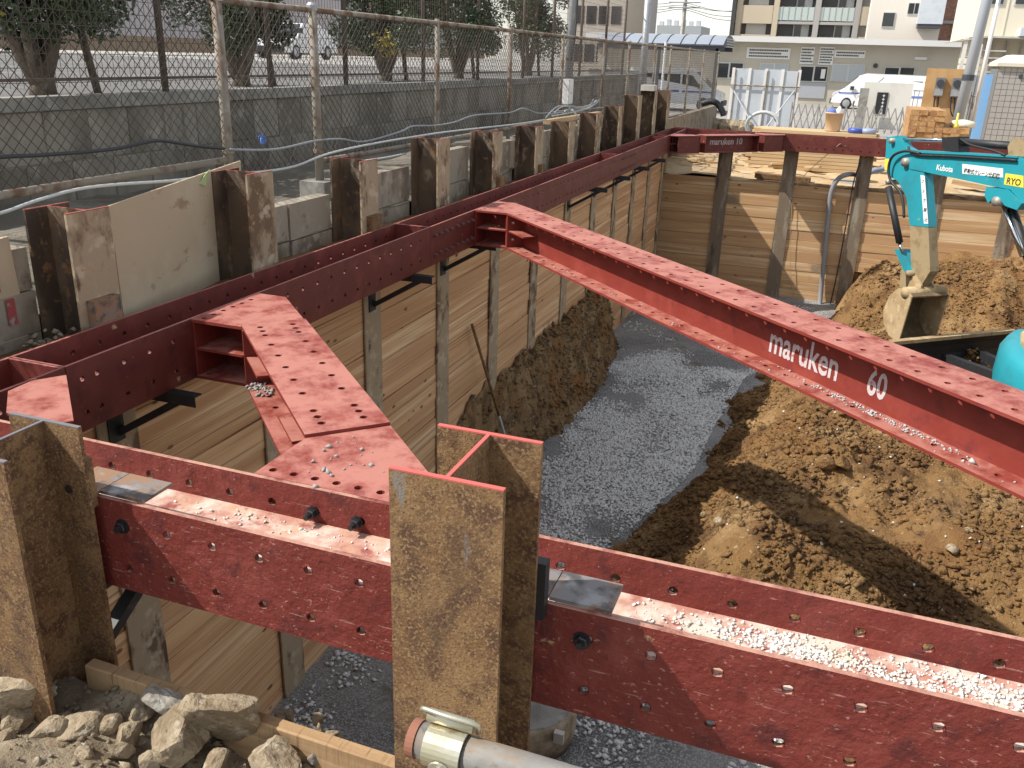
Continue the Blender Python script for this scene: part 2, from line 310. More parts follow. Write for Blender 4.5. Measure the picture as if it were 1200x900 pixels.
# ------------------------------------------------------------ stones and clods (nobody could count them)
def stones(name, pts, sizes, m, label, cat, flat=.7, parent=None):
    n = len(pts); base = np.array([(1,0,0),(-1,0,0),(0,1,0),(0,-1,0),(0,0,1),(0,0,-1)], float)
    tri = np.array([(0,2,4),(2,1,4),(1,3,4),(3,0,4),(2,0,5),(1,2,5),(3,1,5),(0,3,5)])
    ang = rng.uniform(0, 6.283, n); c, s = np.cos(ang), np.sin(ang)
    V = base[None]*rng.uniform(.55, 1.15, (n, 6, 1)); V = V + rng.normal(0, .16, (n, 6, 3)); V[:, :, 2] *= flat
    tl = rng.normal(0, .35, n); V[:, :, 2] += V[:, :, 0]*tl[:, None]
    X = V[:, :, 0]*c[:, None]-V[:, :, 1]*s[:, None]; Y = V[:, :, 0]*s[:, None]+V[:, :, 1]*c[:, None]
    V = np.stack([X, Y, V[:, :, 2]], 2)*np.array(sizes)[:, None, None] + np.array(pts)[:, None, :]
    T = (tri[None]+(np.arange(n)*6)[:, None, None]).reshape(-1, 3); V = V.reshape(-1, 3)
    me = bpy.data.meshes.new(name); me.vertices.add(len(V)); me.vertices.foreach_set('co', V.ravel())
    me.loops.add(T.size); me.loops.foreach_set('vertex_index', T.ravel().astype(np.int32)); me.polygons.add(len(T))
    me.polygons.foreach_set('loop_start', np.arange(0, T.size, 3, dtype=np.int32)); me.polygons.foreach_set('loop_total', np.full(len(T), 3, dtype=np.int32)); me.update(); me.validate()
    o = link(name, me, m, parent); o['kind'] = 'stuff'
    if parent is None: tag(o, label, cat)
    return o
pts = []; sz = []
while len(pts) < 30000:
    y = random.uniform(3.2, 11.4); x = random.uniform(-.2, 2.3)
    if x > toe(y)+.18: continue
    q = .38+1.5*fbm(x, y, 1.0, 3, 3) + .55*sstep(.25, .7, x) - .9*sstep(.35, -.1, x) - .55*sstep(10.3, 10.8, y)
    if y < 4.6: q -= .45
    if random.random() > q: continue
    s = random.choice((.010, .012, .015, .019, .024)); pts.append((x, y, FLOOR(x, y)+s*.35)); sz.append(s)
for k in range(9500):
    y = random.uniform(1.2, 4.4); x = random.uniform(-.3, 3.4)
    if fbm(x, y, 1.1, 3, 8) < -.08+random.uniform(-.15, .15): continue
    s = random.choice((.013, .018, .022, .028)); pts.append((x, y, FLOOR(x, y)+s*.35)); sz.append(s)
for k in range(5000):
    y = random.uniform(11, 16); x = random.uniform(-.3, 3.1)
    if fbm(x, y, .9, 3, 8) < .02: continue
    s = random.choice((.012, .018, .024)); pts.append((x, y, FLOOR(x, y)+s*.35)); sz.append(s)
stones('gravel', pts, sz, GRAV, 'loose grey crushed stone spread over the pit floor', 'gravel')
pts = []; sz = []
while len(pts) < 62000:
    x = random.uniform(1.2, 6.8); y = random.uniform(3.0, 15.5); d = x-toe(y)
    if d < .1: continue
    if y > 9 and random.random() < .5: continue
    if fbm(x, y, 1.3, 3, 5) + random.uniform(-.5, .5) < .02: continue
    s = .006+.018*random.random()+.045*random.random()**8; pts.append((x, y, mound(x, y)+s*.2)); sz.append(s)
stones('soil_clods', pts, sz, SOIL, 'crumbled brown clods of soil lying on the mound', 'soil')
pts = []; sz = []
for k in range(260):
    x = random.uniform(1.2, 6.5); y = random.uniform(3.1, 8.5)
    s = random.uniform(.008, .022); pts.append((x, y, mound(x, y)+s*.4)); sz.append(s)
stones('pale_chips', pts, sz, mat('pale_chip', (.62,.58,.52), rough=.9, bump=None), 'scattered pale stone chips on the brown soil mound', 'stone chips')
pts = []; sz = []
for k in range(6500):
    y = random.uniform(4.9, 11.6); x = -.34+.55*random.random(); s = .010+.05*random.random()**3
    pts.append((x, y, heap(x, y)+s*.2)); sz.append(s)
stones('clay_clods', pts, sz, SOILD, 'dark clay lumps on the heap against the timber wall', 'soil')
pts = []; sz = []
for k in range(5200):
    x = random.uniform(-.6, 3.2); y = -.42-1.3*random.random()**1.3; s = .004+.022*random.random()**4
    pts.append((x, y, RUBB_FN(x, y)+s*.3)); sz.append(s)
stones('rubble', pts, sz, ROCK, 'small concrete rubble and grit on the earth by the pile', 'rubble')
# ------------------------------------------------------------ steel beams
HOLE = .0125
def hbeam(root, L, holes, m, mw=None, flat=False, r=HOLE, ends=(True, True), stiff=(), wz=0.0):
    """H 300: along local x, flanges at y = +-0.1425 standing in z, web lying at z = 0"""
    for sy in (-1, 1):
        plate_holes(L, .30, .015, holes, (-.075, .075), r).build('flange', m, root, loc=(0, sy*.1425, 0))
    MB().box(0, L, -.1345, .1345, -.005+wz, .005+wz).build('web', mw or m, root)
    for k, e in enumerate(ends):
        if e:
            x = .0065 if k == 0 else L-.0065
            for zz in (-1, 1): MB().box(x-.006, x+.006, -.1345, .1345, *((.0055, .148) if zz > 0 else (-.148, -.0055))).build('end_plate', m, root)
    for x in stiff:
        for zz in (-1, 1): MB().box(x-.005, x+.005, -.1345, .1345, *((.0055, .146) if zz > 0 else (-.146, -.0055))).build('stiffener', m, root)
def bolt(root, p, n, m=BOLT, r=.018, h=.018, stud=.022):
    p = Vector(p); n = Vector(n); b = MB(); b.lathe(p, [(r*1.25, 0), (r*1.25, .003)], 14, n); b.lathe(p+n*.0035, [(r, 0), (r, h*.85), (r*.8, h)], 6, n)
    if stud: b.lathe(p+n*(h+.0036), [(r*.52, 0), (r*.52, stud)], 8, n)
    return b.build('bolt', m, root)
def seq(a, b, st): return [a+st*i for i in range(int((b-a)/st)+1)]
# left wale: four lengths end to end (local x = world +Y)
R90 = math.pi/2
def left_wale(y0, y1, label, hs, **k):
    r = empty('wale_beam', (-.15, y0, 0), label, 'beam', 'wale beams along the fence side', (0, 0, R90))
    if 'stiff' in k: k['stiff'] = [s-y0 for s in k['stiff']]
    hbeam(r, y1-y0, [h-y0 for h in hs], RED, **k); return r
w0 = left_wale(-.62, .488, 'short red steel wale length in the corner behind the foremost rusty pile', seq(-.45, .4, .155))
w1 = left_wale(.492, 3.948, 'red steel wale between the corner and the first bolted joint', [.565, .645]+seq(.80, 3.8, .1565))
w2 = left_wale(3.952, 10.098, 'long red steel wale behind the end of the stencilled brace', seq(4.03, 4.4, .1)+seq(4.5, 9.6, .155)+seq(9.72, 10.1, .1))
w3 = left_wale(10.102, 15.60, 'red steel wale running from the last bolted joint to the far corner', seq(10.2, 15.5, .155), stiff=(13.5, 13.9))
for wv, ys in ((w2, [.07+.1*i for i in range(4)]+[.50+.1*i for i in range(4)]), (w3, [.10+.1*i for i in range(4)]+[.6+.1*i for i in range(4)])):
    for x in ys:
        for z in (.075, -.075): bolt(wv, (x, -.1502, z), (0, -1, 0), BOLTR, .015, .014, .012)
# near wale (local x = world X), seen end to end across the foreground
nw = empty('wale_beam', (-.02, -.15, 0), 'heavy red steel wale passing behind the rusty pile with the pink cut edge, mud and chips in its trough', 'beam')
DUSTW = mat('dust_filled_trough', (.42,.20,.15), [((.62,.50,.42),9,.50,.12),((.50,.30,.20),5,.60,.08),((.28,.08,.065),14,.62,.08)], rough=.9, bump=(60,.5,.006))
hbeam(nw, 7.4, [h+.02 for h in seq(.08, 7.2, .1545) if True], REDF, DUSTW, r=.0135, ends=(False, False), wz=.032)
for x, z in ((1.006, .07), (2.385, .071)): bolt(nw, (x+.02, -.1502, z), (0, -1, 0), BOLT, .0185, .012, .012)
for x in (1.461, 1.612): bolt(nw, (x+.02, .1345, .07), (0, -1, 0), BOLT, .0165, .018, .02)
# far wale (local x = world X)
fwl = empty('wale_beam', (-.3, 15.75, 0), 'red steel wale crossing in front of the far street gate', 'beam')
hbeam(fwl, 8.5, seq(.4, 8.3, .155), RED, stiff=(1.6, 1.9))
# dirt lying in the trough of the near wale
pts = []; sz = []
for k in range(5600):
    x = 2.46+1.9*random.random(); a = sstep(2.46, 2.9, x); y = -.085+random.gauss(0, .034)
    if not -.27 < y < -.02 or random.random() > (.08+.92*a)*(1-.75*sstep(3.5, 4.1, x))*(.35+1.3*max(0, .3+fbm(x, y*3, 5, 3, 2))): continue
    s = random.choice((.003, .0045, .006, .008)); pts.append((x+.02, y+.15, .037+s*.3)); sz.append(s)
for k in range(160):
    x = random.uniform(1.0, 2.0); s = random.choice((.003, .005, .008)); pts.append((x+.02, random.uniform(-.1, .1), .037+s*.3)); sz.append(s)
stones('chips_in_trough', pts, sz, mat('pale_gravel_dust', (.70,.67,.62), [((.58,.48,.36),4,.58,.1)], rough=.95, bump=None), None, None, parent=nw)
# ------------------------------------------------------------ diagonal braces
from mathutils.geometry import tessellate_polygon
def plate_poly(outer, holes, r, z0, z1, N=10):
    loops = [[Vector((p[0], p[1], 0)) for p in outer]]+[[Vector((h[0]+r*math.cos(2*math.pi*k/N), h[1]+r*math.sin(2*math.pi*k/N), 0)) for k in range(N)] for h in holes]
    flat = [v for lp_ in loops for v in lp_]; tris = tessellate_polygon(loops); n = len(flat); b = MB()
    b.v = [(v.x, v.y, z0) for v in flat]+[(v.x, v.y, z1) for v in flat]
    b.f = [tuple(t) for t in tris]+[tuple(i+n for i in t) for t in tris]; o = 0
    for lp_ in loops:
        m_ = len(lp_)
        for k in range(m_): b.f.append((o+k, o+(k+1) % m_, n+o+(k+1) % m_, n+o+k))
        o += m_
    return b
def brace_end(root, T, m, c_face='lo'):
    """end shoe in plan: polygon on the wale face, T maps (x,y) in the shoe's plan frame to the root's local frame"""
    A, D, C, C2, B = (0.002, -.50), (.29, -.50), (.501, -.289), (.17, .04), (0.002, .04)
    poly = [A, D, C, C2, B]
    def P(q, z): v = T(*q); return (v[0], v[1], z)
    hx = [(.045, -.46+.075*i) for i in range(6)]
    for z0, z1 in ((.135, .15), (-.15, -.135)):
        plate_poly([P(q, 0) for q in poly], [P(q, 0) for q in hx], .0135, z0, z1).build('shoe_plate', m, root)
    def wall(p, q, t=.012, z0=-.134, z1=.134, name='shoe_wall'):
        p, q = Vector(P(p, 0)), Vector(P(q, 0)); d = (q-p).normalized(); n = Vector((-d.y, d.x, 0))*t/2
        MB().prism([p-n+Vector((0,0,z0)), q-n+Vector((0,0,z0)), q+n+Vector((0,0,z0)), p+n+Vector((0,0,z0))], (0, 0, z1-z0)).build(name, m, root)
    wall((.008, -.495), (.008, .035)); wall((.283, -.49), (.494, -.279), name='end_plate')
    wall((.02, -.24), (.38, -.395)); wall((.16, .015), (.482, -.285)); wall((.282, -.484), (.30, -.36))
    MB().prism([P(q, -.006) for q in ((.016, -.494), (.276, -.494), (.42, -.36), (.15, -.10), (.016, .03))], (0, 0, .012)).build('stiffener', m, root)
S2 = math.sqrt(.5)
def brace(c, x0, x1, label, m, hole_ph, name='corner_brace', sgn=1, holes=None, ends='both', stiffs=True, lift=0.0):
    """45 degree H beam with flanges level; its axis runs from (0,c) to (c,0); x0,x1 = start / end measured from the axis middle"""
    root = empty(name, (c/2, c/2, 0), label, 'brace', None, (0, 0, -math.pi/4))
    L = x1-x0; b = empty('t', (0, 0, 0), None, None); bpy.data.objects.remove(b)
    hs = [h for h in (holes or seq(.09, L-.06, .155))]
    for sz_ in (-1, 1):
        o = plate_holes(L, .30, .015, hs, (-.075, .075), .014).build('flange', m, root, loc=(x0, 0, sz_*.1425+(lift if sz_ > 0 else 0)), rot=(math.pi/2, 0, 0))
    MB().box(x0, x1, -.005, .005, -.1345, .1345+lift).build('web', m, root)
    for x in (x0+.007, x1-.007):
        for sy in (-1, 1): MB().box(x-.007, x+.007, *((.0055, .149) if sy > 0 else (-.149, -.0055)), -.1345, .1345).build('end_plate', m, root)
    if stiffs:
        for x in (x0+.30, x1-.30):
            for sy in (-1, 1): MB().box(x-.28, x+.0, *((.0055, .14) if sy > 0 else (-.14, -.0055)), -.006, .006).build('stiffener', m, root)
    # the two shoes: world plan -> root local
    def toloc(X, Y):
        u = ((X-c/2)-(Y-c/2))*S2; v = ((X-c/2)+(Y-c/2))*S2; return (u, v)
    brace_end(root, lambda px, py: toloc(px, c+py), m)
    brace_end(root, lambda px, py: toloc(c+py, px), m)
    return root
br1 = brace(1.745, -.673, .673, 'short faded red brace across the near corner, its top plate dusty pink', REDB, 0, holes=[.07, .135, .20]+seq(.345, 1.10, .1555)+[1.15, 1.21, 1.27], lift=.012)
br2 = brace(5.32, -3.20, 3.20, 'long red diagonal brace stencilled in white, lying over the pit', REDB, 0)
# third brace, far corner: mirror (axis y - x = 13.8, shoes on left and far wale)
cc = 1.80; r3 = empty('corner_brace', (.9, 14.7, 0), 'short red brace across the far corner stencilled with a small white mark', 'brace', None, (0, 0, math.pi/4))
for sz_ in (-1, 1): plate_holes(1.2, .30, .015, seq(.1, 1.1, .155), (-.075, .075), .014).build('flange', RED, r3, loc=(-.6, 0, sz_*.1425), rot=(math.pi/2, 0, 0))
MB().box(-.6, .6, -.005, .005, -.1345, .1345).build('web', RED, r3)
for x in (-.593, .593):
    for sy in (-1, 1): MB().box(x-.007, x+.007, *((.0055, .149) if sy > 0 else (-.149, -.0055)), -.1345, .1345).build('end_plate', RED, r3)
def toloc3(X, Y): return (((X-.9)+(Y-14.7))*S2, (-(X-.9)+(Y-14.7))*S2)
brace_end(r3, lambda px, py: toloc3(px, 13.8-py), RED)
brace_end(r3, lambda px, py: toloc3(1.8+py, 15.6-px), RED)
# shoe bolts and stencils
for rr, xs in ((br2, (-3.25,)), ):
    for x in xs:
        for y in (-.10, ):
            for z in (.07, -.07): bolt(rr, (x+.065, y, z), (1, 0, 0), BOLTR, .016, .015, .015); bolt(rr, (x+.028, y, z), (-1, 0, 0), BOLT, .016, .015, .015)
text('maruken', .205, WHITEP, br2, ((2.60-2.66)*math.sqrt(2), -.0062, -.080), (1, 0, 0), (0, 0, 1), off=.0035, spacing=1.0, sx=.70)
text('60', .175, WHITEP, br2, ((3.09-2.66)*math.sqrt(2), -.0062, -.072), (1, 0, 0), (0, 0, 1), off=.004, sx=.66)
text('maruken 10', .16, WHITEP, r3, (-.40, -.0062, -.02), (1, 0, 0), (0, 0, 1), off=.002, sx=.95)
# loose chips on the lower flange of the long brace, debris on the small one
pts = []; sz = []
for k in range(230):
    t = random.gauss(.75, .24); s = random.choice((.004, .006, .009)); pts.append((t, -.03-.055*random.random()**1.5, -.1345+s*.3)); sz.append(s)
for k in range(50):
    t = random.uniform(-2.6, 2.0); s = random.choice((.004, .006, .010)); pts.append((t, random.uniform(-.14, -.02), -.1345+s*.3)); sz.append(s)
pts.append((1.27, -.08, -.124)); sz.append(.022)
stones('loose_chips', pts, sz, mat('grey_stone_chips', (.44,.43,.42), rough=.95, bump=None), None, None, parent=br2)
pts = []; sz = []
for k in range(60):
    s = random.choice((.005, .008, .015)); pts.append((random.gauss(-.6, .06), random.gauss(-.1, .03), -.1345+s*.3)); sz.append(s)
for k in range(26):
    s = random.choice((.004, .006, .012)); pts.append((random.gauss(.86, .08), random.gauss(-.05, .08), .150+s*.3)); sz.append(s)
stones('loose_chips', pts, sz, mat('grey_chips', (.30,.28,.26), rough=.95, bump=None), None, None, parent=br1)
# pink corner cover plate between the two wales
cp = MB().prism([(.045, .184, .153), (.21, .03, .153), (.44, .03, .153), (.469, .07, .153), (.10, .40, .153), (.035, .30, .153)], (0, 0, .010)).build('corner_plate', REDB)
tag(cp, 'flat pink-dusted steel plate bridging the corner behind the foremost rusty pile', 'plate')
# ------------------------------------------------------------ soldier piles
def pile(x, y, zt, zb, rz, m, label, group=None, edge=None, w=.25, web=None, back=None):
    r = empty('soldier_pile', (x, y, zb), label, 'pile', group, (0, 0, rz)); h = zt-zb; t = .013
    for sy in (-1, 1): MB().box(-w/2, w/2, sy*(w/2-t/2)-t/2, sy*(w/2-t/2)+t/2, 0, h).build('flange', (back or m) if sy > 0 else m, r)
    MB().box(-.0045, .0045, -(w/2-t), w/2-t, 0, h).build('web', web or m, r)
    if edge:
        e = MB()
        for sy in (-1, 1): e.box(-w/2, w/2, sy*(w/2-t/2)-t/2, sy*(w/2-t/2)+t/2, h+.0005, h+.004)
        e.box(-.0045, .0045, -(w/2-t), w/2-t, h+.0005, h+.004).build('cut_edge', edge, r)
    return r
pn = pile(2.15, -.46, .585, -3.6, 0, RUST, 'tall rust-brown steel pile in front of the heavy wale, its cut top edge painted pink', None, CUT)
pl = pile(.82, -.46, .385, -3.6, 0, RUST, 'rust-brown steel pile with a grey torch-cut top beside the broken concrete lumps', None, STEELC)
MB().lathe((.062, .1055-.0, 3.6+.19), [(.012, 0), (.012, .0025)], 10, (0, -1, 0)).build('bolt_hole', BLK, pl)
LP = [1.06+1.302*k for k in range(12)]
ords = ['', 'second', 'third', 'fourth', 'fifth', 'sixth', 'seventh', 'eighth', 'ninth', 'tenth', 'eleventh', 'twelfth']
tops = [.662, .69, .64, .69, .665, .64, .62, .66, .70, .82, .86, .84]
for k, y in enumerate(LP):
    lb = 'muddy soldier pile beside the plywood sheet, the corner side one' if k == 0 else 'muddy steel soldier pile of the fence side row, %s counted from the near corner' % ords[k]
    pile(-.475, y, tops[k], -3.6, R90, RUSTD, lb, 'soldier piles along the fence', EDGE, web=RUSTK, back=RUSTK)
FP = [.75, 1.985, 3.33, 4.62, 5.88, 7.1]
for k, x in enumerate(FP):
    pile(x, 16.03, .12, -3.6, 0, RUSTG, 'grey-brown soldier pile under the far wale, %s from the fence side' % ['first', 'second', 'third', 'fourth', 'fifth', 'sixth'][k], 'soldier piles of the far wall')
# ------------------------------------------------------------ timber lagging: every plank its own piece
def plank_mesh(L, t, h, nm):
    b = MB(); c = .004
    prof = [(-t/2, -h/2+c), (-t/2+c, -h/2), (t/2-c, -h/2), (t/2, -h/2+c), (t/2, h/2-c), (t/2-c, h/2), (-t/2+c, h/2), (-t/2, h/2-c)]
    b.prism([(-L/2, y, z) for y, z in prof], (L, 0, 0)); return b.mesh(nm)
PM = {}
def plank(root, L, h, m, loc, rot, name='plank', t=.045):
    k = (round(L, 2), h, m.name, t)
    if k not in PM: PM[k] = plank_mesh(L, t, h, 'plank'); PM[k].materials.append(m)
    return link(name, PM[k], None, root, False, loc, rot)
HS = (.165, .185, .205, .225)
def lag(root, along, c0, c1, face, ztop, zbot, m):
    """one bay; along 'y' (left wall) or 'x' (far wall)"""
    z = ztop; L = c1-c0+.15
    while z > zbot:
        h = random.choice(HS); dz = random.gauss(0, .004)
        j = random.uniform(-.007, .007); mid = (c0+c1)/2
        if along == 'y': plank(root, L, h, m, (face-.0225+j, mid, z-h/2), (0, dz, R90 + random.gauss(0, .003)))
        else: plank(root, L, h, m, (mid, face+.0225+j, z-h/2), (0, dz, random.gauss(0, .003)))
        z -= h+.004
lw = empty('timber_lagging', (0, 0, 0), 'wall of horizontal timber planks between soldier piles below the long fence-side wale', 'timber wall')
for k in range(len(LP)-1):
    lag(lw, 'y', LP[k]+.05, LP[k+1]-.05, -.372, .02+random.uniform(-.05, .05), -3.05, WOOD)
lag(lw, 'y', -.35, LP[0]-.05, -.372, 0.0, -3.05, WOOD)
fwall = empty('timber_lagging', (0, 0, 0), 'far wall of horizontal timber planks facing the excavator bucket', 'timber wall')
fx = [-.40]+FP
for k in range(len(fx)-1):
    lag(fwall, 'x', fx[k]+.05, fx[k+1]-.05, 15.935, -.77-.02*k, -3.1 if k < 3 else -2.35, WOODL)
# earth retained behind the planks (closes the view through the joints)
e = MB().box(-.63, -.43, -.6, 16.2, -3.3, .05).build('retained_earth', SOILD); e['kind'] = 'structure'
e = MB().box(-.63, 9.7, 16.0, 16.34, -3.3, -.79).build('retained_earth', SOILD); e['kind'] = 'structure'
e = MB().box(.95, 9.7, -.62, -.44, -3.3, -.56).build('retained_earth', SOILD); e['kind'] = 'structure'
e = MB().box(9.65, 9.9, -.62, 16.3, -3.3, -.60).build('retained_earth', SOILD); e['kind'] = 'structure'
# near wall top plank and the planks under it
nl = empty('timber_lagging', (1.45, -.38, -3), 'timber boards set between the two rusty foreground piles, thick top edge above the rubble', 'timber wall')
z = -.365
for k in range(14):
    h = .19 if k else .175; b = plank(nl, 1.05 if k else 1.17, h, SAWN, (.045, -.015 if k else -.025, 3+z-h/2), (0, .012 if k == 0 else random.gauss(0, .004), 0), t=.045 if k else .04); z -= h+.004
MB().box(.56, .60, -.075, -.049, 2.52, 2.67).build('wedge', mat('grey_wood', (.34,.30,.25), [((.22,.19,.15),8,.55,.1,(6,6,1))], rough=.9), nl)
# ------------------------------------------------------------ wale brackets (black angle steel)
def bracket(x, y, rz, label, group, below=-.151):
    r = empty('wale_bracket', (x, y, below), label, 'bracket', group, (0, 0, rz))
    MB().box(0, .50, -.003, .003, -.055, -.0).build('arm', BLK, r); MB().box(0, .50, .0035, .05, -.007, -.001).build('arm_flange', BLK, r)
    MB().box(0.0, .007, -.05, .05, -.32, 0).build('back_plate', BLK, r)
    MB().bar((.008, .027, -.275), (.42, .027, -.03), .045, .035).build('diagonal', BLK, r)
for k, y in ((0, 1.04), (2, 3.62), (3, 4.80), (6, 9.02), (7, 10.95-.75), (8, 11.5), (9, 13.3-.55)):
    bracket(-.3475, LP[k]-.02, 0, 'black angle bracket under the fence-side wale, %s pile from the near corner' % (ords[k] or 'first'), 'wale brackets')
bracket(.86, -.334, R90, 'black angle bracket under the heavy near wale by the broken concrete lumps', 'near wale brackets')
bracket(2.19, -.334, R90, 'black angle bracket behind the pile with the pink cut edge', 'near wale brackets')
# filler plates between piles and the near wale
def filler(x, label):
    r = empty('filler_plates', (x, -.23, .15), label, 'steel plate', 'filler plates on the near wale')
    MB().box(0, .155, -.057, .063, .0025, .0125).build('flat_plate', PLATE, r)
    MB().box(-.125, -.003, -.068, .062, .0025, .0125).build('flat_plate', PLATE, r)
    MB().box(-.034, .001, -.10, -.0685, -.03, .125).build('upright_plate', BLK if x > 2 else RUST, r)
filler(2.293, 'square steel plate and black upright welded on the wale right of the pink-edged pile')
filler(.925, 'bare steel plates lying on the wale behind the pile with the grey cut top')
# dark wedge blocks clamped between fence-side piles and wale
for k, (y, s) in enumerate(((1.055, .16), (3.68, .15), (6.3, .13), (7.6, .1))):
    r = MB().box(-.349, -.303, y-s/2, y+s/2, -.06, .262-.01*k).build('wedge_block', PLATE if k == 0 else RUST)
    tag(r, ['grey steel packing block by the plywood sheet', 'rusty packing block before the third fence-side pile', 'rusty packing block before the fifth fence-side pile', 'small rusty packing block before the sixth fence-side pile'][k], 'block', 'packing blocks behind the wale')
# ------------------------------------------------------------ chain-link fence beside the pit
FX = -1.30
cl = empty('chain_link_fence', (FX, 0, .2), 'rust-streaked pipe and chain-link fence standing along the pit behind the muddy piles', 'fence')
def lp(x, y, z): return (x-FX, y, z-.2)
def ftop(y): return 1.685
def fbot(y): return .61 if y < 3.4 else .49-.02*max(0, y-14)
posts = [-.6, 1.2, 3.33, 4.52, 6.90, 9.12, 11.40, 13.9, 15.85, 18.4, 20.3, 23.1, 25.7, 29.0]
for k, y in enumerate(posts):
    zb = verge(FX, y)-.06 if y < 15 else -.15-.02*(y-15)
    r = .036 if k in (2, 3) else .027
    MB().tube([lp(FX, y, zb), lp(FX, y, ftop(y)+.02)], r, 10).build('post', RAIL, cl, True)
    if k in (2, 3):
        MB().lathe(lp(FX, y, .66 if k == 2 else .56), [(.045, 0), (.045, .03)], 12).build('collar', RAIL, cl)
        MB().lathe(lp(FX, y, 1.66), [(.042, 0), (.045, .04), (.03, .06)], 12).build('post_cap', GALV, cl)
MB().tube([lp(FX, 3.37, 1.665), lp(FX, 29, 1.665)], .022, 8).build('top_rail', RAIL, cl, True)
MB().tube([lp(FX, -.6, 1.70), lp(FX, 3.29, 1.68)], .022, 8).build('top_rail', RAIL, cl, True)
MB().tube([lp(FX, -.6, .60), lp(FX, 3.29, .615)], .024, 8).build('bottom_rail', RAIL, cl, True)
MB().tube([lp(FX, 4.56, .49), lp(FX, 15.8, .46)], .024, 8).build('bottom_rail', RAIL, cl, True)
MB().tube([lp(FX, 15.9, .10), lp(FX, 29, -.05)], .02, 8).build('bottom_rail', RAIL, cl, True)
def diag_net(y0, y1, zb, zt, st, r, x):
    b = MB(); H = zt-zb; n = int((y1-y0+H)/st)+1
    for s in (1, -1):
        for k in range(n):
            c = y0-H+k*st + (0 if s > 0 else 0)
            a0, a1 = (c, c+H) if s > 0 else (c+H, c)
            za, zc = zb, zt
            ya, yb = a0, a1
            # clip to [y0,y1]
            def at(t): return ya+(yb-ya)*t
            t0, t1 = 0., 1.
            for lim, sg in ((y0, 1), (y1, -1)):
                da = (ya-lim)*sg; db = (yb-lim)*sg
                if da < 0 and db < 0: t0 = 2; break
                if da < 0: t0 = max(t0, da/(da-db))
                if db < 0: t1 = min(t1, da/(da-db))
            if t1-t0 < .01: continue
            p = lp(x + .002*s, at(t0), za+H*t0); q = lp(x + .002*s, at(t1), za+H*t1); b.tube([p, q], r, 3, False)
    return b
nb = MB()
for a, b_ in zip(posts[:-1], posts[1:]):
    if a >= 18: st, rr = .12, .003
    else: st, rr = .078, .003
    d = diag_net(a+.02, b_-.02, fbot((a+b_)/2) if a < 15 else .08-.012*(a-15), 1.665, st, rr, FX)
    o = d.build('wire_mesh', WIRE, cl); o['kind'] = 'stuff'
# concrete footings under the posts
for k, y in enumerate(posts[2:8]):
    zz = verge(FX, y); f = MB().box(FX-.12, FX+.12, y-.13, y+.13, zz-.15, zz+.16).build('fence_footing', CONC)
    tag(f, 'concrete footing block under the chain-link post, %s from the plywood sheet' % ['first', 'second', 'third', 'fourth', 'fifth', 'sixth'][k], 'block', 'fence footings')
# low kerb wall carrying the fence further on
tag(MB().box(FX-.1, FX+.1, 16.4, 29.2, -1.0, .02).build('kerb_wall', mat('brown_stained_concrete', (.24,.195,.145), [((.15,.11,.075),3,.53,.1),((.32,.28,.22),8,.6,.08)], rough=.95)), 'low concrete kerb wall under the far run of the chain-link fence', 'wall')
# ------------------------------------------------------------ block wall with its coping
bw = empty('block_wall', (-3.06, 0, -.2), 'stained grey concrete block wall with pale coping behind the chain-link fence', 'wall')
MB().box(-.10, .005, -4, 24.6, -.6, 1.06).build('core', CONCD, bw)
bm = MB(); c = .006; hx, hy, hz = .012, .221, .197
bm.add([(-hx, -hy, -hz), (-hx, hy, -hz), (-hx, hy, hz), (-hx, -hy, hz), (hx, -hy+c, -hz+c), (hx, hy-c, -hz+c), (hx, hy-c, hz-c), (hx, -hy+c, hz-c)],
       [(4,5,6,7), (0,1,5,4), (1,2,6,5), (2,3,7,6), (3,0,4,7)])
bme = bm.mesh('block'); bme.materials.append(CONCD); nblk = 0
for r in range(3):
    for k in range(61):
        y = -3.6+.45*k+(.225 if r % 2 else 0)
        link('block', bme, None, bw, False, (.002+random.uniform(-.002, .002), y, .86-.4*r)); nblk += 1
for k in range(14):
    MB().box(-.12, .045, -4+2.05*k, -4+2.05*k+2.04, 1.064, 1.165).build('coping', CONC, bw)
# steel mesh fence on the block wall
WX = -3.10
mf = empty('mesh_fence', (WX, 0, .965), 'tall brown welded mesh fence standing on top of the block wall', 'fence')
mp = [1.6, 4.85, 6.5, 8.1, 10.33, 12.45, 14.75, 16.6, 18.7, 21, 23]
for y in mp:
    MB().tube([(0, y, 0), (0, y, 2.3)], .03, 8).build('post', WIRE2, mf, True)
b = MB()
for y in np.arange(-1, 23, .062): b.tube([(.03, y, .06), (.03, y, 2.25)], .0028, 3, False)
b.build('vertical_wires', WIRE2, mf)['kind'] = 'stuff'
b = MB()
for z in np.arange(.1, 2.25, .107): b.tube([(.034, -1, z), (.034, 23, z)], .0032, 3, False)
b.build('horizontal_wires', WIRE2, mf)['kind'] = 'stuff'
for z in (.12, 2.27): MB().box(-.012, .012, -1, 23, z-.012, z+.012).build('rail', WIRE2, mf)
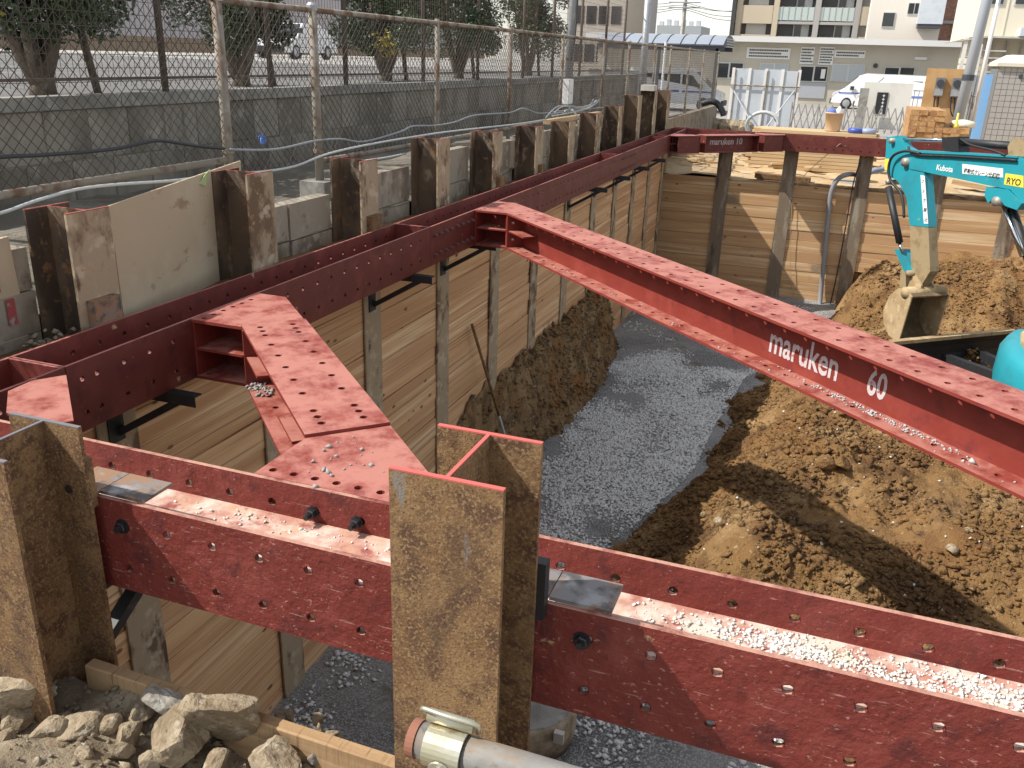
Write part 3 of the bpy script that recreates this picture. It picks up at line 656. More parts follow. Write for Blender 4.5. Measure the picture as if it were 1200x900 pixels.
# ------------------------------------------------------------ trees on the lot
LEAF = mat('glossy_leaf', (.028,.052,.018), [((.05,.082,.026),1.3,.55,.15)], rough=.45, hue=(.035,.07,.022), bump=None)
LEAFY = mat('yellowing_leaf', (.42,.34,.05), rough=.6, bump=None)
BARK = mat('tree_bark', (.16,.125,.09), [((.08,.06,.045),8,.55,.1,(1,1,.3)),((.23,.19,.15),14,.6,.08)], rough=.95, bump=(40,.6,.01))
def leaves(n, fn, size, seed):
    r = np.random.default_rng(seed); P = np.array([fn(r) for _ in range(n)]); a = r.normal(size=(n, 3)); a[:, 2] *= .6; a /= np.linalg.norm(a, axis=1)[:, None]
    b = np.cross(a, r.normal(size=(n, 3))); b /= np.linalg.norm(b, axis=1)[:, None]; s = size*r.uniform(.6, 1.25, (n, 1))
    V = np.stack([P-a*s, P+b*s*.45, P+a*s, P-b*s*.45], 1).reshape(-1, 3); F = np.arange(4*n).reshape(n, 4)
    me = bpy.data.meshes.new('leaves'); me.from_pydata(V.tolist(), [], F.tolist()); me.update(); return me
def tree(px, py, x, rad, zc, hz, label, seed, lean=0.0, yellow=None):
    p = onX(px, py, x); R_ = random.Random(seed); z0 = .90
    t = empty('tree', (x, p.y, z0), label, 'tree', 'trees behind the mesh fence')
    tb = MB(); tops_ = []
    tb.tube([(0, 0, -.05), (.01, .02, .12), (.0, .0, .3)], [.13, .10, .085], 8)
    for k in range(6):
        a = k*1.05+R_.random(); q = Vector((math.cos(a), math.sin(a), 0)); e = q*rad*(.45+.3*R_.random())+Vector((0, 0, zc-z0+R_.uniform(-.3, .6)*hz))
        tb.tube([(0, 0, .05), tuple(q*.13+Vector((0, 0, .35))), tuple(q*.26+Vector((0, 0, .8))), tuple(e)], [.075, .06, .045, .015], 6)
        tops_.append(e)
    tb.build('trunk', BARK, t, True)
    cl_ = [(Vector((R_.gauss(0, .5)*rad, R_.gauss(0, .5)*rad, zc-z0+R_.uniform(-.80, .85)*hz)), R_.uniform(.28, .46)*rad) for _ in range(40)]
    def fn(r):
        c_, rr = cl_[r.integers(len(cl_))]; d = r.normal(size=3); d /= np.linalg.norm(d); return np.array(c_)+d*rr*(r.random()**.33)*1.05
    link('crown', leaves(24000, fn, .038, seed), LEAF, t)
    if yellow:
        yc = Vector(yellow)
        link('yellow_leaves', leaves(120, lambda r: np.array(yc)+r.normal(size=3)*.10, .045, seed+1), LEAFY, t)
    # support stake beside the trunk
    MB().tube([(.12, .55, -.02), (.10, .32, 1.2)], .038, 7).build('stake', BARK, t, True)
tree(50, 112, -4.15, .82, 2.6, 1.35, 'broad dark evergreen with several stems, a patch of yellow leaves at its edge', 11, yellow=(.2, -.75, .75))
tree(282, 101, -4.4, .72, 2.6, 1.35, 'dark evergreen behind the tallest rusty fence post', 12)
tree(452, 97, -4.6, .85, 2.6, 1.3, 'rounded evergreen behind the fence, third counted from the yellow-leaved one', 13, yellow=(.3, -.5, .55))
tree(537, 94, -4.7, .85, 2.6, 1.3, 'rounded evergreen behind the fence, fourth counted from the yellow-leaved one', 14)
tree(618, 92, -4.8, .85, 2.6, 1.3, 'rounded evergreen behind the fence, next to the leaning grey pole', 15)
# long pale hall across the lot
hl = empty('long_hall', (-34, 30, .9), 'long pale windowless hall with a brown plinth across the parking lot', 'building')
PALE = mat('pale_panel_wall', (.50,.46,.465), [((.44,.405,.41),.4,.55,.1,(1,1,.1))], rough=.7, bump=None)
MB().box(-8, 0, -40, 60, .8, 9).build('wall', PALE, hl); MB().box(-8.1, .06, -40.1, 60.1, 0, .79).build('plinth', mat('brown_plinth', (.30,.22,.15), rough=.8), hl)
MB().box(-8.3, .4, -40.4, 60.4, 9.01, 9.3).build('roof', GALV, hl)
for k in range(20): MB().box(.005, .03, -38+5*k-.02, -38+5*k+.02, .82, 8.9).build('panel_joint', mat('joint_grey', (.45,.42,.42), rough=.8, bump=None), hl)
# ------------------------------------------------------------ boards and blocks by the piles
ply = MB().prism([(-.40, 1.24, -.05), (-.67, 2.58, -.05), (-.67, 2.62, .715), (-.40, 1.24, .655)], (-.012, -.002, 0)).build('plywood_sheet', PLY)
tag(ply, 'weathered tan plywood sheet standing between the first two muddy piles', 'plywood')
bd = MB().prism([(-.60, .62, -.05), (-.60, .86, -.05), (-.60, .84, .56), (-.60, .66, .545)], (-.022, 0, 0)).build('leaning_board', PLY); tag(bd, 'tan board leaning beside the corner-side muddy pile', 'board')
iw = empty('infill_wall', (-.66, 0, -.1), 'weathered grey concrete blocks filling the gaps behind the muddy fence-side piles', 'block wall')
DIRTC = mat('mud_stained_concrete', (.31,.265,.205), [((.18,.145,.105),2.5,.53,.08,(1,1,.5)),((.38,.33,.26),7,.6,.08),((.13,.10,.075),5,.64,.06)], rough=.95, bump=(45,.5,.006))
def infill(y0, y1, top, nrow=2):
    L = y1-y0
    for r in range(nrow):
        h = (top+.1)/nrow
        for s in range(2):
            a = y0+L*s/2; MB().box(-.05+random.uniform(-.012, .012), .055+random.uniform(-.015, .01), a+.004, a+L/2-.004, r*h+.003, (r+1)*h-.003).build('block', DIRTC, iw)
infill(-.3, .93, .50, 3)
for k in range(1, len(LP)-1): infill(LP[k]+.13, LP[k+1]-.13, [0, .40, .47, .53, .50, .52, .50, .55, .55, .6, .62, .6][k])
b = MB()
rd = mat('red_spray_paint', (.33,.06,.06), [((.30,.28,.25),30,.55,.05)], rough=.8, bump=None)
for y, z0, z1 in ((.72, .33, .42), (.78, .17, .29)): MB().box(.0705, .0715, y-.02, y+.025, z0+.1, z1+.1).build('paint_mark', rd, iw)
# soil dropped on the infill beside the pile
pts = [(-.50+random.gauss(0, .035), .88+random.gauss(0, .06), .03+abs(random.gauss(0, .03))) for k in range(70)]
stones('earth_crumbs', pts, [random.uniform(.008, .026) for _ in pts], mat('grey_brown_earth', (.26,.21,.15), rough=.95), 'small heap of earth crumbs behind the wale by the corner-side pile', 'soil')
for nm, y0, z0, c_, lb in (('leaf_scrap', 2.18, .70, (.30,.42,.16), 'green leaf caught on the top edge of the plywood sheet'),):
    q = onX(238, 208, -.57); o = MB().prism([q+Vector((.0, -.05, -.03)), q+Vector((.01, .0, -.045)), q+Vector((0, .05, .02)), q+Vector((0, .06, .04)), q+Vector((0.01, .01, .02))], (.004, 0, 0)).build(nm, mat('leaf_green', (.36,.45,.20), rough=.6)); tag(o, lb, 'leaf')
# ------------------------------------------------------------ cables, hoses, poles on the fence side
def path(px, x): return [onX(a, b_, x) for a, b_ in px]
def smooth_path(p, n=4):
    p = [Vector(q) for q in p]; out = []
    for i in range(len(p)-1):
        p0, p1, p2, p3 = p[max(i-1, 0)], p[i], p[i+1], p[min(i+2, len(p)-1)]
        for k in range(n):
            t = k/n; out.append(.5*((2*p1)+(p2-p0)*t+(2*p0-5*p1+4*p2-p3)*t*t+(3*p1-p0-3*p2+p3)*t**3))
    return out+[p[-1]]
BCAB = mat('black_cable', (.02,.022,.028), rough=.45, bump=None); GCAB = mat('grey_cable', (.30,.31,.33), rough=.55, bump=None); WCAB = mat('pale_hose', (.52,.54,.53), rough=.5, bump=None)
o = MB().tube(smooth_path(path([(-60,189),(0,184),(60,181),(130,175),(170,167),(190,165),(230,171),(262,174)], -1.255)), .011, 8).build('fence_cable', BCAB, None, True)
tag(o, 'thick black cable clipped along the chain-link behind the plywood sheet', 'cable')
o = MB().tube(smooth_path(path([(270,175),(300,176),(330,174),(370,165),(400,163),(427,166),(470,154),(483,148),(510,147),(533,143),(557,135),(597,132),(613,127),(633,133),(655,130)], -1.255)), .009, 6).build('fence_cable', GCAB, None, True)
tag(o, 'thin grey cable sagging along the chain-link from the second post to the white box', 'cable')
o = MB().tube(smooth_path(path([(-60,262),(0,250),(40,236),(90,222),(140,216),(200,212),(250,206),(300,202),(345,195),(385,180),(440,168),(520,155),(600,146),(640,140)], -.90)), .0085, 8).build('water_hose', WCAB, None, True)
tag(o, 'pale water hose running behind the plywood and the row of piles', 'hose')
o = MB().tube(smooth_path([onX(395, 195, -.62), onX(415, 190, -.62), onX(450, 185, -.64), onX(475, 180, -.66)]), .007, 6).build('thin_wire', WCAB, None, True); tag(o, 'short pale wire hooked over a muddy pile past the plywood', 'wire')
pb = onX(664, 128, -1.5)
pole = empty('leaning_pole', (pb.x, pb.y, verge(pb.x, pb.y)-.05), 'galvanised pole with a black cable leaning over the fence', 'pole')
tp = onX(676, -60, -1.5)-Vector(pole.location)
MB().tube([(0, 0, 0), tuple(tp), tuple(tp*1.8)], .065, 12).build('shaft', GALV, pole, True)
MB().tube(smooth_path([tuple(tp*.42+Vector((.05, -.1, -.0))), tuple(tp*.55+Vector((.08, -.06, 0))), tuple(tp*.72+Vector((.075, -.03, 0))), tuple(tp*.9+Vector((.075, -.06, 0))), tuple(tp*1.1+Vector((.07, .0, 0)))]), .013, 6).build('cable', BCAB, pole, True)
q = onX(665, 108, -1.22); jb = empty('junction_box', (q.x, q.y, q.z-.17), 'white plastic junction box fixed on the chain-link fence', 'box')
WPL = mat('white_plastic', (.72,.70,.68), rough=.5, bump=None)
MB().box(-.05, .05, -.11, .11, 0, .36).build('housing', WPL, jb); MB().box(.051, .060, -.10, .10, .01, .35).build('cover', WPL, jb); MB().box(.0605, .064, -.012, .012, .15, .18).build('latch', GCAB, jb)
bun = empty('cable_bundle', (-1.1, 12, .45), 'tangle of pale wires hanging below the white junction box', 'cable')
for k in range(7):
    a = [onX(640+4*k+random.uniform(-5, 5), 138-2*k, -1.05), onX(662+random.uniform(-8, 8), 126+random.uniform(-3, 8), -1.1), onX(685+random.uniform(-6, 6), 126+random.uniform(-6, 6), -1.1), onX(700+random.uniform(-6, 8), 121+random.uniform(-5, 6), -1.15)]
    MB().tube([v-Vector(bun.location) for v in smooth_path(a)], .010, 5).build('wire', WCAB if k % 2 else GCAB, bun, True)
a = [onX(670, 128, -1.0), onX(681, 142, -.85), onX(682, 150, -.62), onX(679, 160, -.60)]
MB().tube([v-Vector(bun.location) for v in smooth_path(a)], .012, 5).build('wire', WCAB, bun, True)
q = onX(306, 159, -1.285); bt = empty('tied_string', q, 'bright blue string tied on the chain-link fence', 'string')
for k in range(9):
    a = random.uniform(0, 6.28); MB().tube([(0, 0, 0), (.01, .04*math.cos(a), .03*math.sin(a)), (.012, .08*math.cos(a)*random.uniform(.6, 1), -.01+.05*math.sin(a))], .004, 4).build('strand', mat('blue_string', (.05,.16,.52), rough=.5, bump=None), bt)
# timber sticks laid on the pile tops by the box
for k, (a, b_) in enumerate((((640, 143), (702, 133)), ((655, 140), (700, 134)))):
    o = MB().bar(onX(*a, -.95-.05*k), onX(*b_, -.95-.05*k), .09, .06).build('wood_stick', PLANK); tag(o, ['long weathered timber stick lying under the white junction box', 'short timber stick lying beside the wire tangle'][k], 'timber')
o = MB().box(-.60, -.36, LP[10]-.2, LP[10]+.06, tops[10]+.006, tops[10]+.10).build('concrete_chunk', CONCL); tag(o, 'pale concrete chunk lying on a pile top near the far corner', 'block')
# ------------------------------------------------------------ things beyond the far wall
def rx(px, py, Y): return onY(px, py, Y).x
def rz_(px, py, Y): return onY(px, py, Y).z
def gz(y, x=0): return ground_z(x, y)
WHT = mat('white_sheet', (.50,.53,.56), [((.44,.47,.50),1.5,.55,.12)], rough=.5, bump=None)
# white panel hoarding with pipe frame
Y0 = 32; xa, xb = rx(857, 110, Y0), rx(934, 110, Y0); zt = rz_(895, 81, Y0)
ho = empty('panel_hoarding', (xa, Y0, gz(Y0)), 'white sheet-metal hoarding panels held by a raking pipe frame beyond the pit', 'hoarding'); L = xb-xa; H = zt-gz(Y0)
for k in range(4): MB().box(L*k/4+.01, L*(k+1)/4-.01, -.012, .012, .05, H-.03*(k % 2)).build('panel', WHT, ho)
for k in range(5): MB().box(L*k/4-.05, L*k/4+.05, -.05, -.0135, 0, H+.02).build('upright', WPL, ho)
MB().tube([(-.1, -.09, H*.72), (L+.1, -.09, H*.72)], .024, 6).build('pipe', RAIL, ho)
for x in (.08, L*.52, L-.04): MB().tube([(x, -.12, 0), (x, -.12, H*.97)], .024, 6).build('pipe', RAIL, ho)
MB().tube([(.1, -.16, H*.62), (L*.48, -.9, 0)], .026, 6).build('brace_pipe', GALV, ho); MB().tube([(L-.1, -.16, H*.66), (L*.60, -.9, 0)], .026, 6).build('brace_pipe', GALV, ho)
# coiled hose
hc = onY(893, 146, 27); hs_ = empty('hose_coil', (hc.x, 27, gz(27)), 'coil of pale flexible hose standing in front of the white hoarding', 'hose')
for k in range(6):
    r = .42+.05*random.random(); b = MB(); pt = [(r*math.cos(a)*1.05+.05*random.random(), .10*k-.3+.04*math.sin(a*2), .40+r*math.sin(a)*.9) for a in np.linspace(0, 6.1, 22)]
    b.tube(pt, .035, 6).build('loop', WCAB, hs_, True)
# folding lattice gate
Y0 = 31; xa, xb = rx(926, 140, Y0), rx(1064, 140, Y0); H = .95; g0 = gz(Y0)
lg = empty('lattice_gate', (xa, Y0, g0), 'folding aluminium lattice gate stretched in front of the parked vans', 'gate'); n = 17; st = (xb-xa)/n
ALU = mat('aluminium', (.30,.29,.28), rough=.45, metal=.3, bump=None)
for k in range(-1, n+1):
    for s in (1, -1):
        a = max(0, k*st) if k >= 0 else 0
        MB().bar((k*st+(st if k < 0 else 0), .012*s, .12 if s > 0 else H), ((k+1)*st, .012*s, H if s > 0 else .12), .034, .012, (0, 1, 0)).build('slat', ALU, lg) if k >= 0 and k < n else None
for k in range(0, n+1, 4): MB().box(k*st-.02, k*st+.02, -.03, .03, 0, H+.05).build('upright', ALU, lg)
# nameplate wall, gate post, railings
Y0 = 36; xa, xb = rx(1010, 120, Y0), rx(1067, 120, Y0); zt = rz_(1040, 97, Y0); g0 = gz(Y0)
nm = empty('nameplate_wall', (xa, Y0, g0), 'cream rendered gate wall carrying a narrow black nameplate', 'wall'); CREAM = mat('cream_render', (.66,.63,.57), [((.58,.55,.49),1,.55,.1)], rough=.85, bump=None)
MB().box(0, xb-xa, 0, .25, 0, zt-g0).build('wall', CREAM, nm)
p1, p2 = onY(1028.5, 108, Y0), onY(1037, 134, Y0); b = MB().box(p1.x-xa, p2.x-xa, -.03, -.002, p2.z-g0, p1.z-g0); npl = b.build('nameplate', BLK, nm)
for k in range(6):
    zz = p1.z-g0-.12-.13*k; cx = (p1.x+p2.x)/2-xa+.05
    MB().box(cx-.05, cx+.04, -.034, -.0305, zz-.012, zz+.012).build('character', WPL, npl); MB().box(cx-.015, cx+.01, -.0345, -.0305, zz-.05, zz+.05).build('character', WPL, npl)
q = onY(1006, 150, 35.5); gp = MB().box(q.x-.16, q.x+.16, 35.3, 35.6, gz(35.5), rz_(1006, 103, 35.5)).build('gate_post', CONC); tag(gp, 'plain concrete gate post beside the cream nameplate wall', 'post')
rl = empty('railing', (xb+.1, 36.3, g0), 'grey upright-bar railing beside the cream nameplate wall', 'railing')
for k in range(9): MB().box(.16*k-.012, .16*k+.012, -.012, .012, .1, 1.45).build('bar', GALV, rl)
for z in (.2, 1.44): MB().box(-.05, 1.4, -.03, -.0125, z-.02, z+.02).build('rail', GALV, rl)
# ------------------------------------------------------------ vans
VW = mat('white_car_paint', (.80,.80,.81), rough=.25, bump=None); VBLU = mat('blue_stripe', (.03,.10,.42), rough=.35, bump=None); TYRE = mat('tyre_rubber', (.02,.02,.021), rough=.8, bump=None)
VG = glass('car_glass', (.03,.04,.045)); VBUMP = mat('dark_bumper', (.03,.03,.033), rough=.6, bump=None); RIM = mat('wheel_rim', (.42,.43,.45), rough=.35, metal=.5, bump=None); LAMP = glass('lamp_lens', (.6,.62,.65), .1)
def van(x, y, z, rz, label, group, L=4.6, H=1.95, W=1.7, kind='van'):
    r = empty('parked_van' if kind == 'van' else 'parked_car', (x, y, z), label, 'van' if kind == 'van' else 'car', group, (0, 0, rz))
    if kind == 'van': pr = [(0, .32), (.03, .55), (.10, .85), (.55, 1.05), (1.35, H*.93), (1.75, H), (L-.15, H*.985), (L, H*.86), (L, .34)]
    else: pr = [(0, .28), (.05, .62), (.95, .86), (1.6, H), (2.9, H*.99), (3.9, .95), (L, .88), (L, .30)]
    body = MB(); n = len(pr); ins = [0 if z_ < 1.0 else .09 for _, z_ in pr]
    vs_ = [(a, -W/2+i, z_) for (a, z_), i in zip(pr, ins)]+[(a, W/2-i, z_) for (a, z_), i in zip(pr, ins)]
    body.add(vs_, [tuple(range(n)), tuple(range(n, 2*n))[::-1]]+[((i+1) % n, i, n+i, n+(i+1) % n) for i in range(n)]).build('body', VW, r)
    for sy in (-1, 1):
        def sidep(pl_, nmx, m): MB().prism([(a, sy*(W/2-.09*max(0, min(1, (z_-.85)/.15))+.004), z_) for a, z_ in pl_], (0, sy*.008, 0)).build(nmx, m, r)
        if kind == 'van':
            sidep([(1.0, 1.06), (1.48, 1.62), (1.95, 1.66), (1.95, 1.06)], 'side_window', VG); sidep([(2.05, 1.08), (2.05, 1.66), (3.2, 1.66), (3.2, 1.08)], 'side_window', VG); sidep([(3.3, 1.08), (3.3, 1.66), (L-.2, 1.64), (L-.12, 1.08)], 'side_window', VG)
            sidep([(.35, .86), (.35, .93), (1.9, .93), (1.9, .86)], 'stripe', VBLU); sidep([(2.05, .86), (2.05, .93), (L-.05, .93), (L-.05, .86)], 'stripe', VBLU)
        else: sidep([(1.2, .92), (1.68, H-.08), (2.85, H-.09), (3.6, .95)], 'side_window', VG)
        for wx in (.85, L-.85):
            wh = MB().lathe((wx, sy*(W/2-.19), .32), [(.25, 0), (.32, .02), (.32, .18), (.25, .20)], 20, (0, sy, 0)).build('wheel', TYRE, r)
            MB().lathe((wx, sy*(W/2-.0), .32), [(.20, .012), (.18, .02), (.06, .03)], 16, (0, sy, 0)).build('rim', RIM, wh)
        MB().box(.04, .16, sy*(W/2-.2)-.16, sy*(W/2-.2)+.16, .70, .84).build('headlight', LAMP, r)
        MB().box(.95, 1.15, sy*(W/2+.10)-.08, sy*(W/2+.10)+.08, 1.05, 1.25).build('mirror', VBUMP, r)
    MB().box(-.06, .12, -W/2+.04, W/2-.04, .28, .52).build('bumper', VBUMP, r)
    if kind == 'van': MB().prism([(.62, -W/2+.12, 1.10), (.62, W/2-.12, 1.10), (1.30, W/2-.18, H*.915), (1.30, -W/2+.18, H*.915)], (-.02, 0, .012)).build('windscreen', VG, r)
    else: MB().prism([(1.0, -W/2+.12, .90), (1.0, W/2-.12, .90), (1.55, W/2-.18, H-.04), (1.55, -W/2+.18, H-.04)], (-.02, 0, .012)).build('windscreen', VG, r)
    return r
p = onY(973, 122, 54.5); van(p.x, 54.5, gz(54.5), 0, 'white van with a blue side stripe, nose ahead of the van beside it', 'vans parked beyond the gate')
p = onY(1000, 128, 51.5); van(p.x, 51.5, gz(51.5), -.02, 'white van with a blue side stripe, half hidden by the cream nameplate wall', 'vans parked beyond the gate')
p = onY(848, 118, 43); van(p.x, 43, gz(43), math.pi, 'white van parked under the arched carport', 'vans parked beyond the gate')
p = onY(812, 122, 40); van(p.x-1.7, 39.2, gz(39), math.pi, 'white car parked in front of the carport behind the far fence posts', None, L=4.2, H=1.45, kind='car')
p = onX(270, 75, -20); van(-20, p.y+2.5, .90, R90, 'white car parked across the lot behind the second tree', None, L=4.2, H=1.45, kind='car')
# carport with arched roof
Y0 = 40; cpz = rz_(800, 57, Y0); xa, xb = rx(700, 50, Y0), rx(849, 50, Y0)
cp_ = empty('carport', (xa, Y0, gz(Y0)), 'carport with a low arched translucent roof on dark posts', 'carport'); zz = cpz-gz(Y0)
ROOFB = mat('translucent_roof', (.27,.30,.35), rough=.35, bump=None); DKB = mat('dark_frame', (.045,.05,.06), rough=.5, bump=None)
nseg = 10; D = 3.4
for k in range(9):
    b = MB(); x0 = (xb-xa)*k/9+.01; x1 = (xb-xa)*(k+1)/9-.03
    arc = [(D*i/nseg, zz+.62*math.sin(math.pi*(.08+.84*i/nseg))**.8) for i in range(nseg+1)]
    b.add([(x0, a, z_) for a, z_ in arc]+[(x1, a, z_) for a, z_ in arc]+[(x0, a, z_-.03) for a, z_ in arc]+[(x1, a, z_-.03) for a, z_ in arc],
          [(i, nseg+1+i, nseg+2+i, i+1) for i in range(nseg)]+[(2*nseg+2+i, 2*nseg+3+i, 3*nseg+4+i, 3*nseg+3+i) for i in range(nseg)]).build('roof_panel', ROOFB, cp_)
    MB().tube([(x1+.02, a, z_) for a, z_ in arc], .03, 5).build('rib', DKB, cp_)
for a in (.15, D-.15): MB().box(0, xb-xa, a-.05, a+.05, zz-.05, zz+.15).build('beam', DKB, cp_)
for x in (.4, (xb-xa)*.5, xb-xa-.3): MB().box(x-.06, x+.06, .1, .22, 0, zz+.05).build('post', DKB, cp_)
b = MB().prism([(xb-xa+.03, a, z_) for a, z_ in [(D*i/nseg, zz+.62*math.sin(math.pi*(.08+.84*i/nseg))**.8) for i in range(nseg+1)]], (.03, 0, 0)).build('end_panel', DKB, cp_)
for k in range(4): MB().box(xb-xa+.065, xb-xa+.08, .3, D-.3, zz+.12+.11*k, zz+.16+.11*k).build('louvre', GALV, cp_)
# board wall behind the far fence
fb = MB().box(rx(690, 100, 27), rx(757, 100, 27), 26.9, 27.05, gz(27), rz_(730, 82, 27)).build('board_wall', mat('grey_board_wall', (.22,.215,.20), [((.17,.165,.15),1.5,.55,.1,(1,1,6))], rough=.8, bump=None)); tag(fb, 'grey clapboard wall behind the far fence posts', 'wall')
# slim light pole by the fence
q = onY(752, 118, 22); lpz = gz(22)
o = empty('light_pole', (q.x, 22, lpz), 'slim grey light pole rising beside the far chain-link posts', 'pole'); t = onY(762, -40, 22)-Vector(o.location); MB().tube([(0, 0, 0), tuple(t)], [.095, .08], 12).build('shaft', GALV, o, True); MB().lathe((0, 0, 0), [(.16, 0), (.16, .05), (.1, .07)], 12).build('base', GALV, o)
q = onY(775, 110, 30); o = MB().tube([(q.x, 30, gz(30)), (q.x, 30, rz_(779, 49, 30))], .045, 8).build('white_stake', WPL); tag(o, 'thin white pipe stake before the carport', 'pole')
# ------------------------------------------------------------ buildings
def rect(root, x0, y0, x1, y1, Y, m, name, org, d=.06, proud=.01):
    a, b_ = onY(x0, (y0+y1)/2, Y), onY(x1, (y0+y1)/2, Y); c_, d_ = onY((x0+x1)/2, y0, Y), onY((x0+x1)/2, y1, Y)
    return MB().box(a.x-org[0], b_.x-org[0], -proud-d, -proud, d_.z-org[2], c_.z-org[2]).build(name, m, root)
DARKG = glass('dark_window', (.025,.028,.032), .08); PALEG = glass('pale_window', (.42,.46,.48), .15); FRAME = mat('window_frame', (.55,.55,.54), rough=.5, bump=None); INK = mat('sign_ink', (.03,.03,.035), rough=.7, bump=None); SIGN = mat('sign_white', (.72,.72,.70), rough=.6, bump=None)
Y0 = 58; xa, xb = rx(700, 70, Y0), rx(1128, 70, Y0); org = (xa, Y0, gz(Y0)); ez = rz_(980, 52, Y0)-org[2]
lb = empty('low_building', org, 'long single-storey beige building with a pale flat eave and notice boards', 'building'); BEI = mat('beige_render', (.50,.46,.385), [((.44,.405,.335),.5,.55,.12)], rough=.85, bump=None)
MB().box(0, xb-xa, 0, 9, 0, ez).build('wall', BEI, lb); MB().box(-.6, xb-xa+.5, -1.0, 9.2, ez+.005, ez+.33).build('roof', mat('pale_eave', (.62,.61,.59), rough=.7, bump=None), lb)
def sign(x0, y0, x1, y1, rows, name='notice_board', cols=14):
    s = rect(lb, x0, y0, x1, y1, Y0, SIGN, name, org, .05, .01); a, b_ = onY(x0, (y0+y1)/2, Y0), onY(x1, (y0+y1)/2, Y0); c_, d_ = onY((x0+x1)/2, y0, Y0), onY((x0+x1)/2, y1, Y0)
    W_ = b_.x-a.x; H_ = c_.z-d_.z
    for r in range(rows):
        zz = c_.z-org[2]-H_*(r+.85)/(rows+.7); k = 0; x = a.x-org[0]+W_*.06; e_ = a.x-org[0]+W_*(.94 if r % 2 == 0 else .8); bb = MB()
        while x < e_:
            ww = W_/cols*random.uniform(.5, .85); bb.box(x, x+ww, -.0645, -.0605, zz-H_/(rows+.7)*.28, zz+H_/(rows+.7)*.28); x += ww+W_/cols*.2
        bb.build('lettering', INK, s)
    return s
sign(875, 56, 926, 69, 3, cols=22); sign(938, 55, 954, 75, 5, cols=9); sign(960, 55, 977, 76, 6, cols=9); sign(978, 59, 1014, 68, 2, cols=16)
def window(x0, y0, x1, y1, g, n=2, Y=Y0, root=None, og=None, name='window'):
    root = root or lb; og = og or org
    f_ = rect(root, x0, y0, x1, y1, Y, FRAME, name, og, .06, .005)
    for k in range(n):
        a = x0+(x1-x0)*k/n; b_ = x0+(x1-x0)*(k+1)/n; d_ = (x1-x0)*.03; rect(f_, a+d_, y0+(y1-y0)*.06, b_-d_, y1-(y1-y0)*.06, Y, g, 'pane', og, .012, .0665)
window(890, 74, 924, 88, PALEG); window(937, 77, 970, 96, DARKG); rect(lb, 934, 96.5, 967, 115, Y0, mat('grey_door_panel', (.36,.37,.40), rough=.6, bump=None), 'door_panel', org, .06, .01); window(974, 75, 1013, 96, PALEG)
rect(lb, 962, 81, 967, 92, Y0, SIGN, 'notice', org, .004, .08)
window(1036, 79, 1072, 88, DARKG); window(838, 73, 871, 92, DARKG)
rect(lb, 1072, 67, 1086, 70, Y0, SIGN, 'wall_lamp', org, .12, .01); MB().lathe((onY(1026, 77, Y0).x-xa, -.005, onY(1026, 77, Y0).z-org[2]), [(.14, 0), (.14, .08)], 12, (0, -1, 0)).build('vent', DKB, lb)
# apartment block
Y0a = 82; xa, xb = rx(862, 20, Y0a), rx(1029, 20, Y0a); oa = (xa, Y0a, gz(Y0a)); ab = empty('apartment_block', oa, 'tan and grey apartment block with recessed balconies and glass balustrades', 'building')
TAN = mat('tan_cladding', (.50,.43,.325), rough=.8, bump=None); GRY = mat('dark_grey_recess', (.11,.11,.115), rough=.8, bump=None); GLS = mat('balcony_glass', (.42,.50,.49), rough=.15, bump=None); PIER = mat('grey_pier', (.36,.35,.34), rough=.8, bump=None)
top = 24.0; MB().box(0, xb-xa, .9, 12, 0, top).build('wall', GRY, ab); MB().box(-.35, -.01, -.3, 12.2, 0, top+.3).build('end_wall', mat('charcoal_cladding', (.05,.05,.052), rough=.7, bump=None), ab)
st = rz_(940, 0, Y0a)-rz_(940, 35, Y0a); zf0 = rz_(940, 24, Y0a)-oa[2]
for fl in range(-3, 8):
    zf = zf0+fl*st
    if zf < .2: continue
    for (a, b_) in ((862, 905), (1003, 1029)):
        x0_, x1_ = rx(a, 20, Y0a)-xa, rx(b_, 20, Y0a)-xa
        MB().box(x0_, x1_, 0, .85, zf-.3, zf+1.15).build('parapet', TAN, ab)
        MB().box(x0_+.9 if a < 900 else x0_+.3, x0_+2.6 if a < 900 else x1_-.3, .78, .88, zf+st*.45, zf+st*.9).build('window', FRAME, ab)
    for (a, b_) in ((908, 954), (956, 1001)):
        x0_, x1_ = rx(a, 20, Y0a)-xa, rx(b_, 20, Y0a)-xa
        MB().box(x0_, x1_, 0, .85, zf-.3, zf-.08).build('slab', PIER, ab); MB().box(x0_+.05, x1_-.05, .02, .05, zf, zf+1.05).build('balustrade', GLS, ab)
        for k in range(7): xk = x0_+.05+(x1_-x0_-.1)*k/6; MB().box(xk-.03, xk+.03, -.01, .015, zf-.05, zf+1.1).build('baluster', PIER, ab)
        MB().box(x0_+1.6, x0_+2.9, .78, .88, zf, zf+2.1).build('window', FRAME, ab); MB().box(x0_+1.7, x0_+2.25, .70, .775, zf+.1, zf+2.0).build('pane', DARKG, ab)
        MB().box(x1_-1.2, x1_-.5, .80, .88, zf, zf+2.0).build('door', PIER, ab)
for a in (862.6, 905.5, 954, 1001): x0_ = rx(a, 20, Y0a)-xa; MB().box(x0_, x0_+.45, -.06, .84, 0, top).build('pier', TAN if a < 910 else PIER, ab)
MB().box(-.4, xb-xa+.1, -.2, 12.2, top+.01, top+.4).build('roof', PIER, ab)
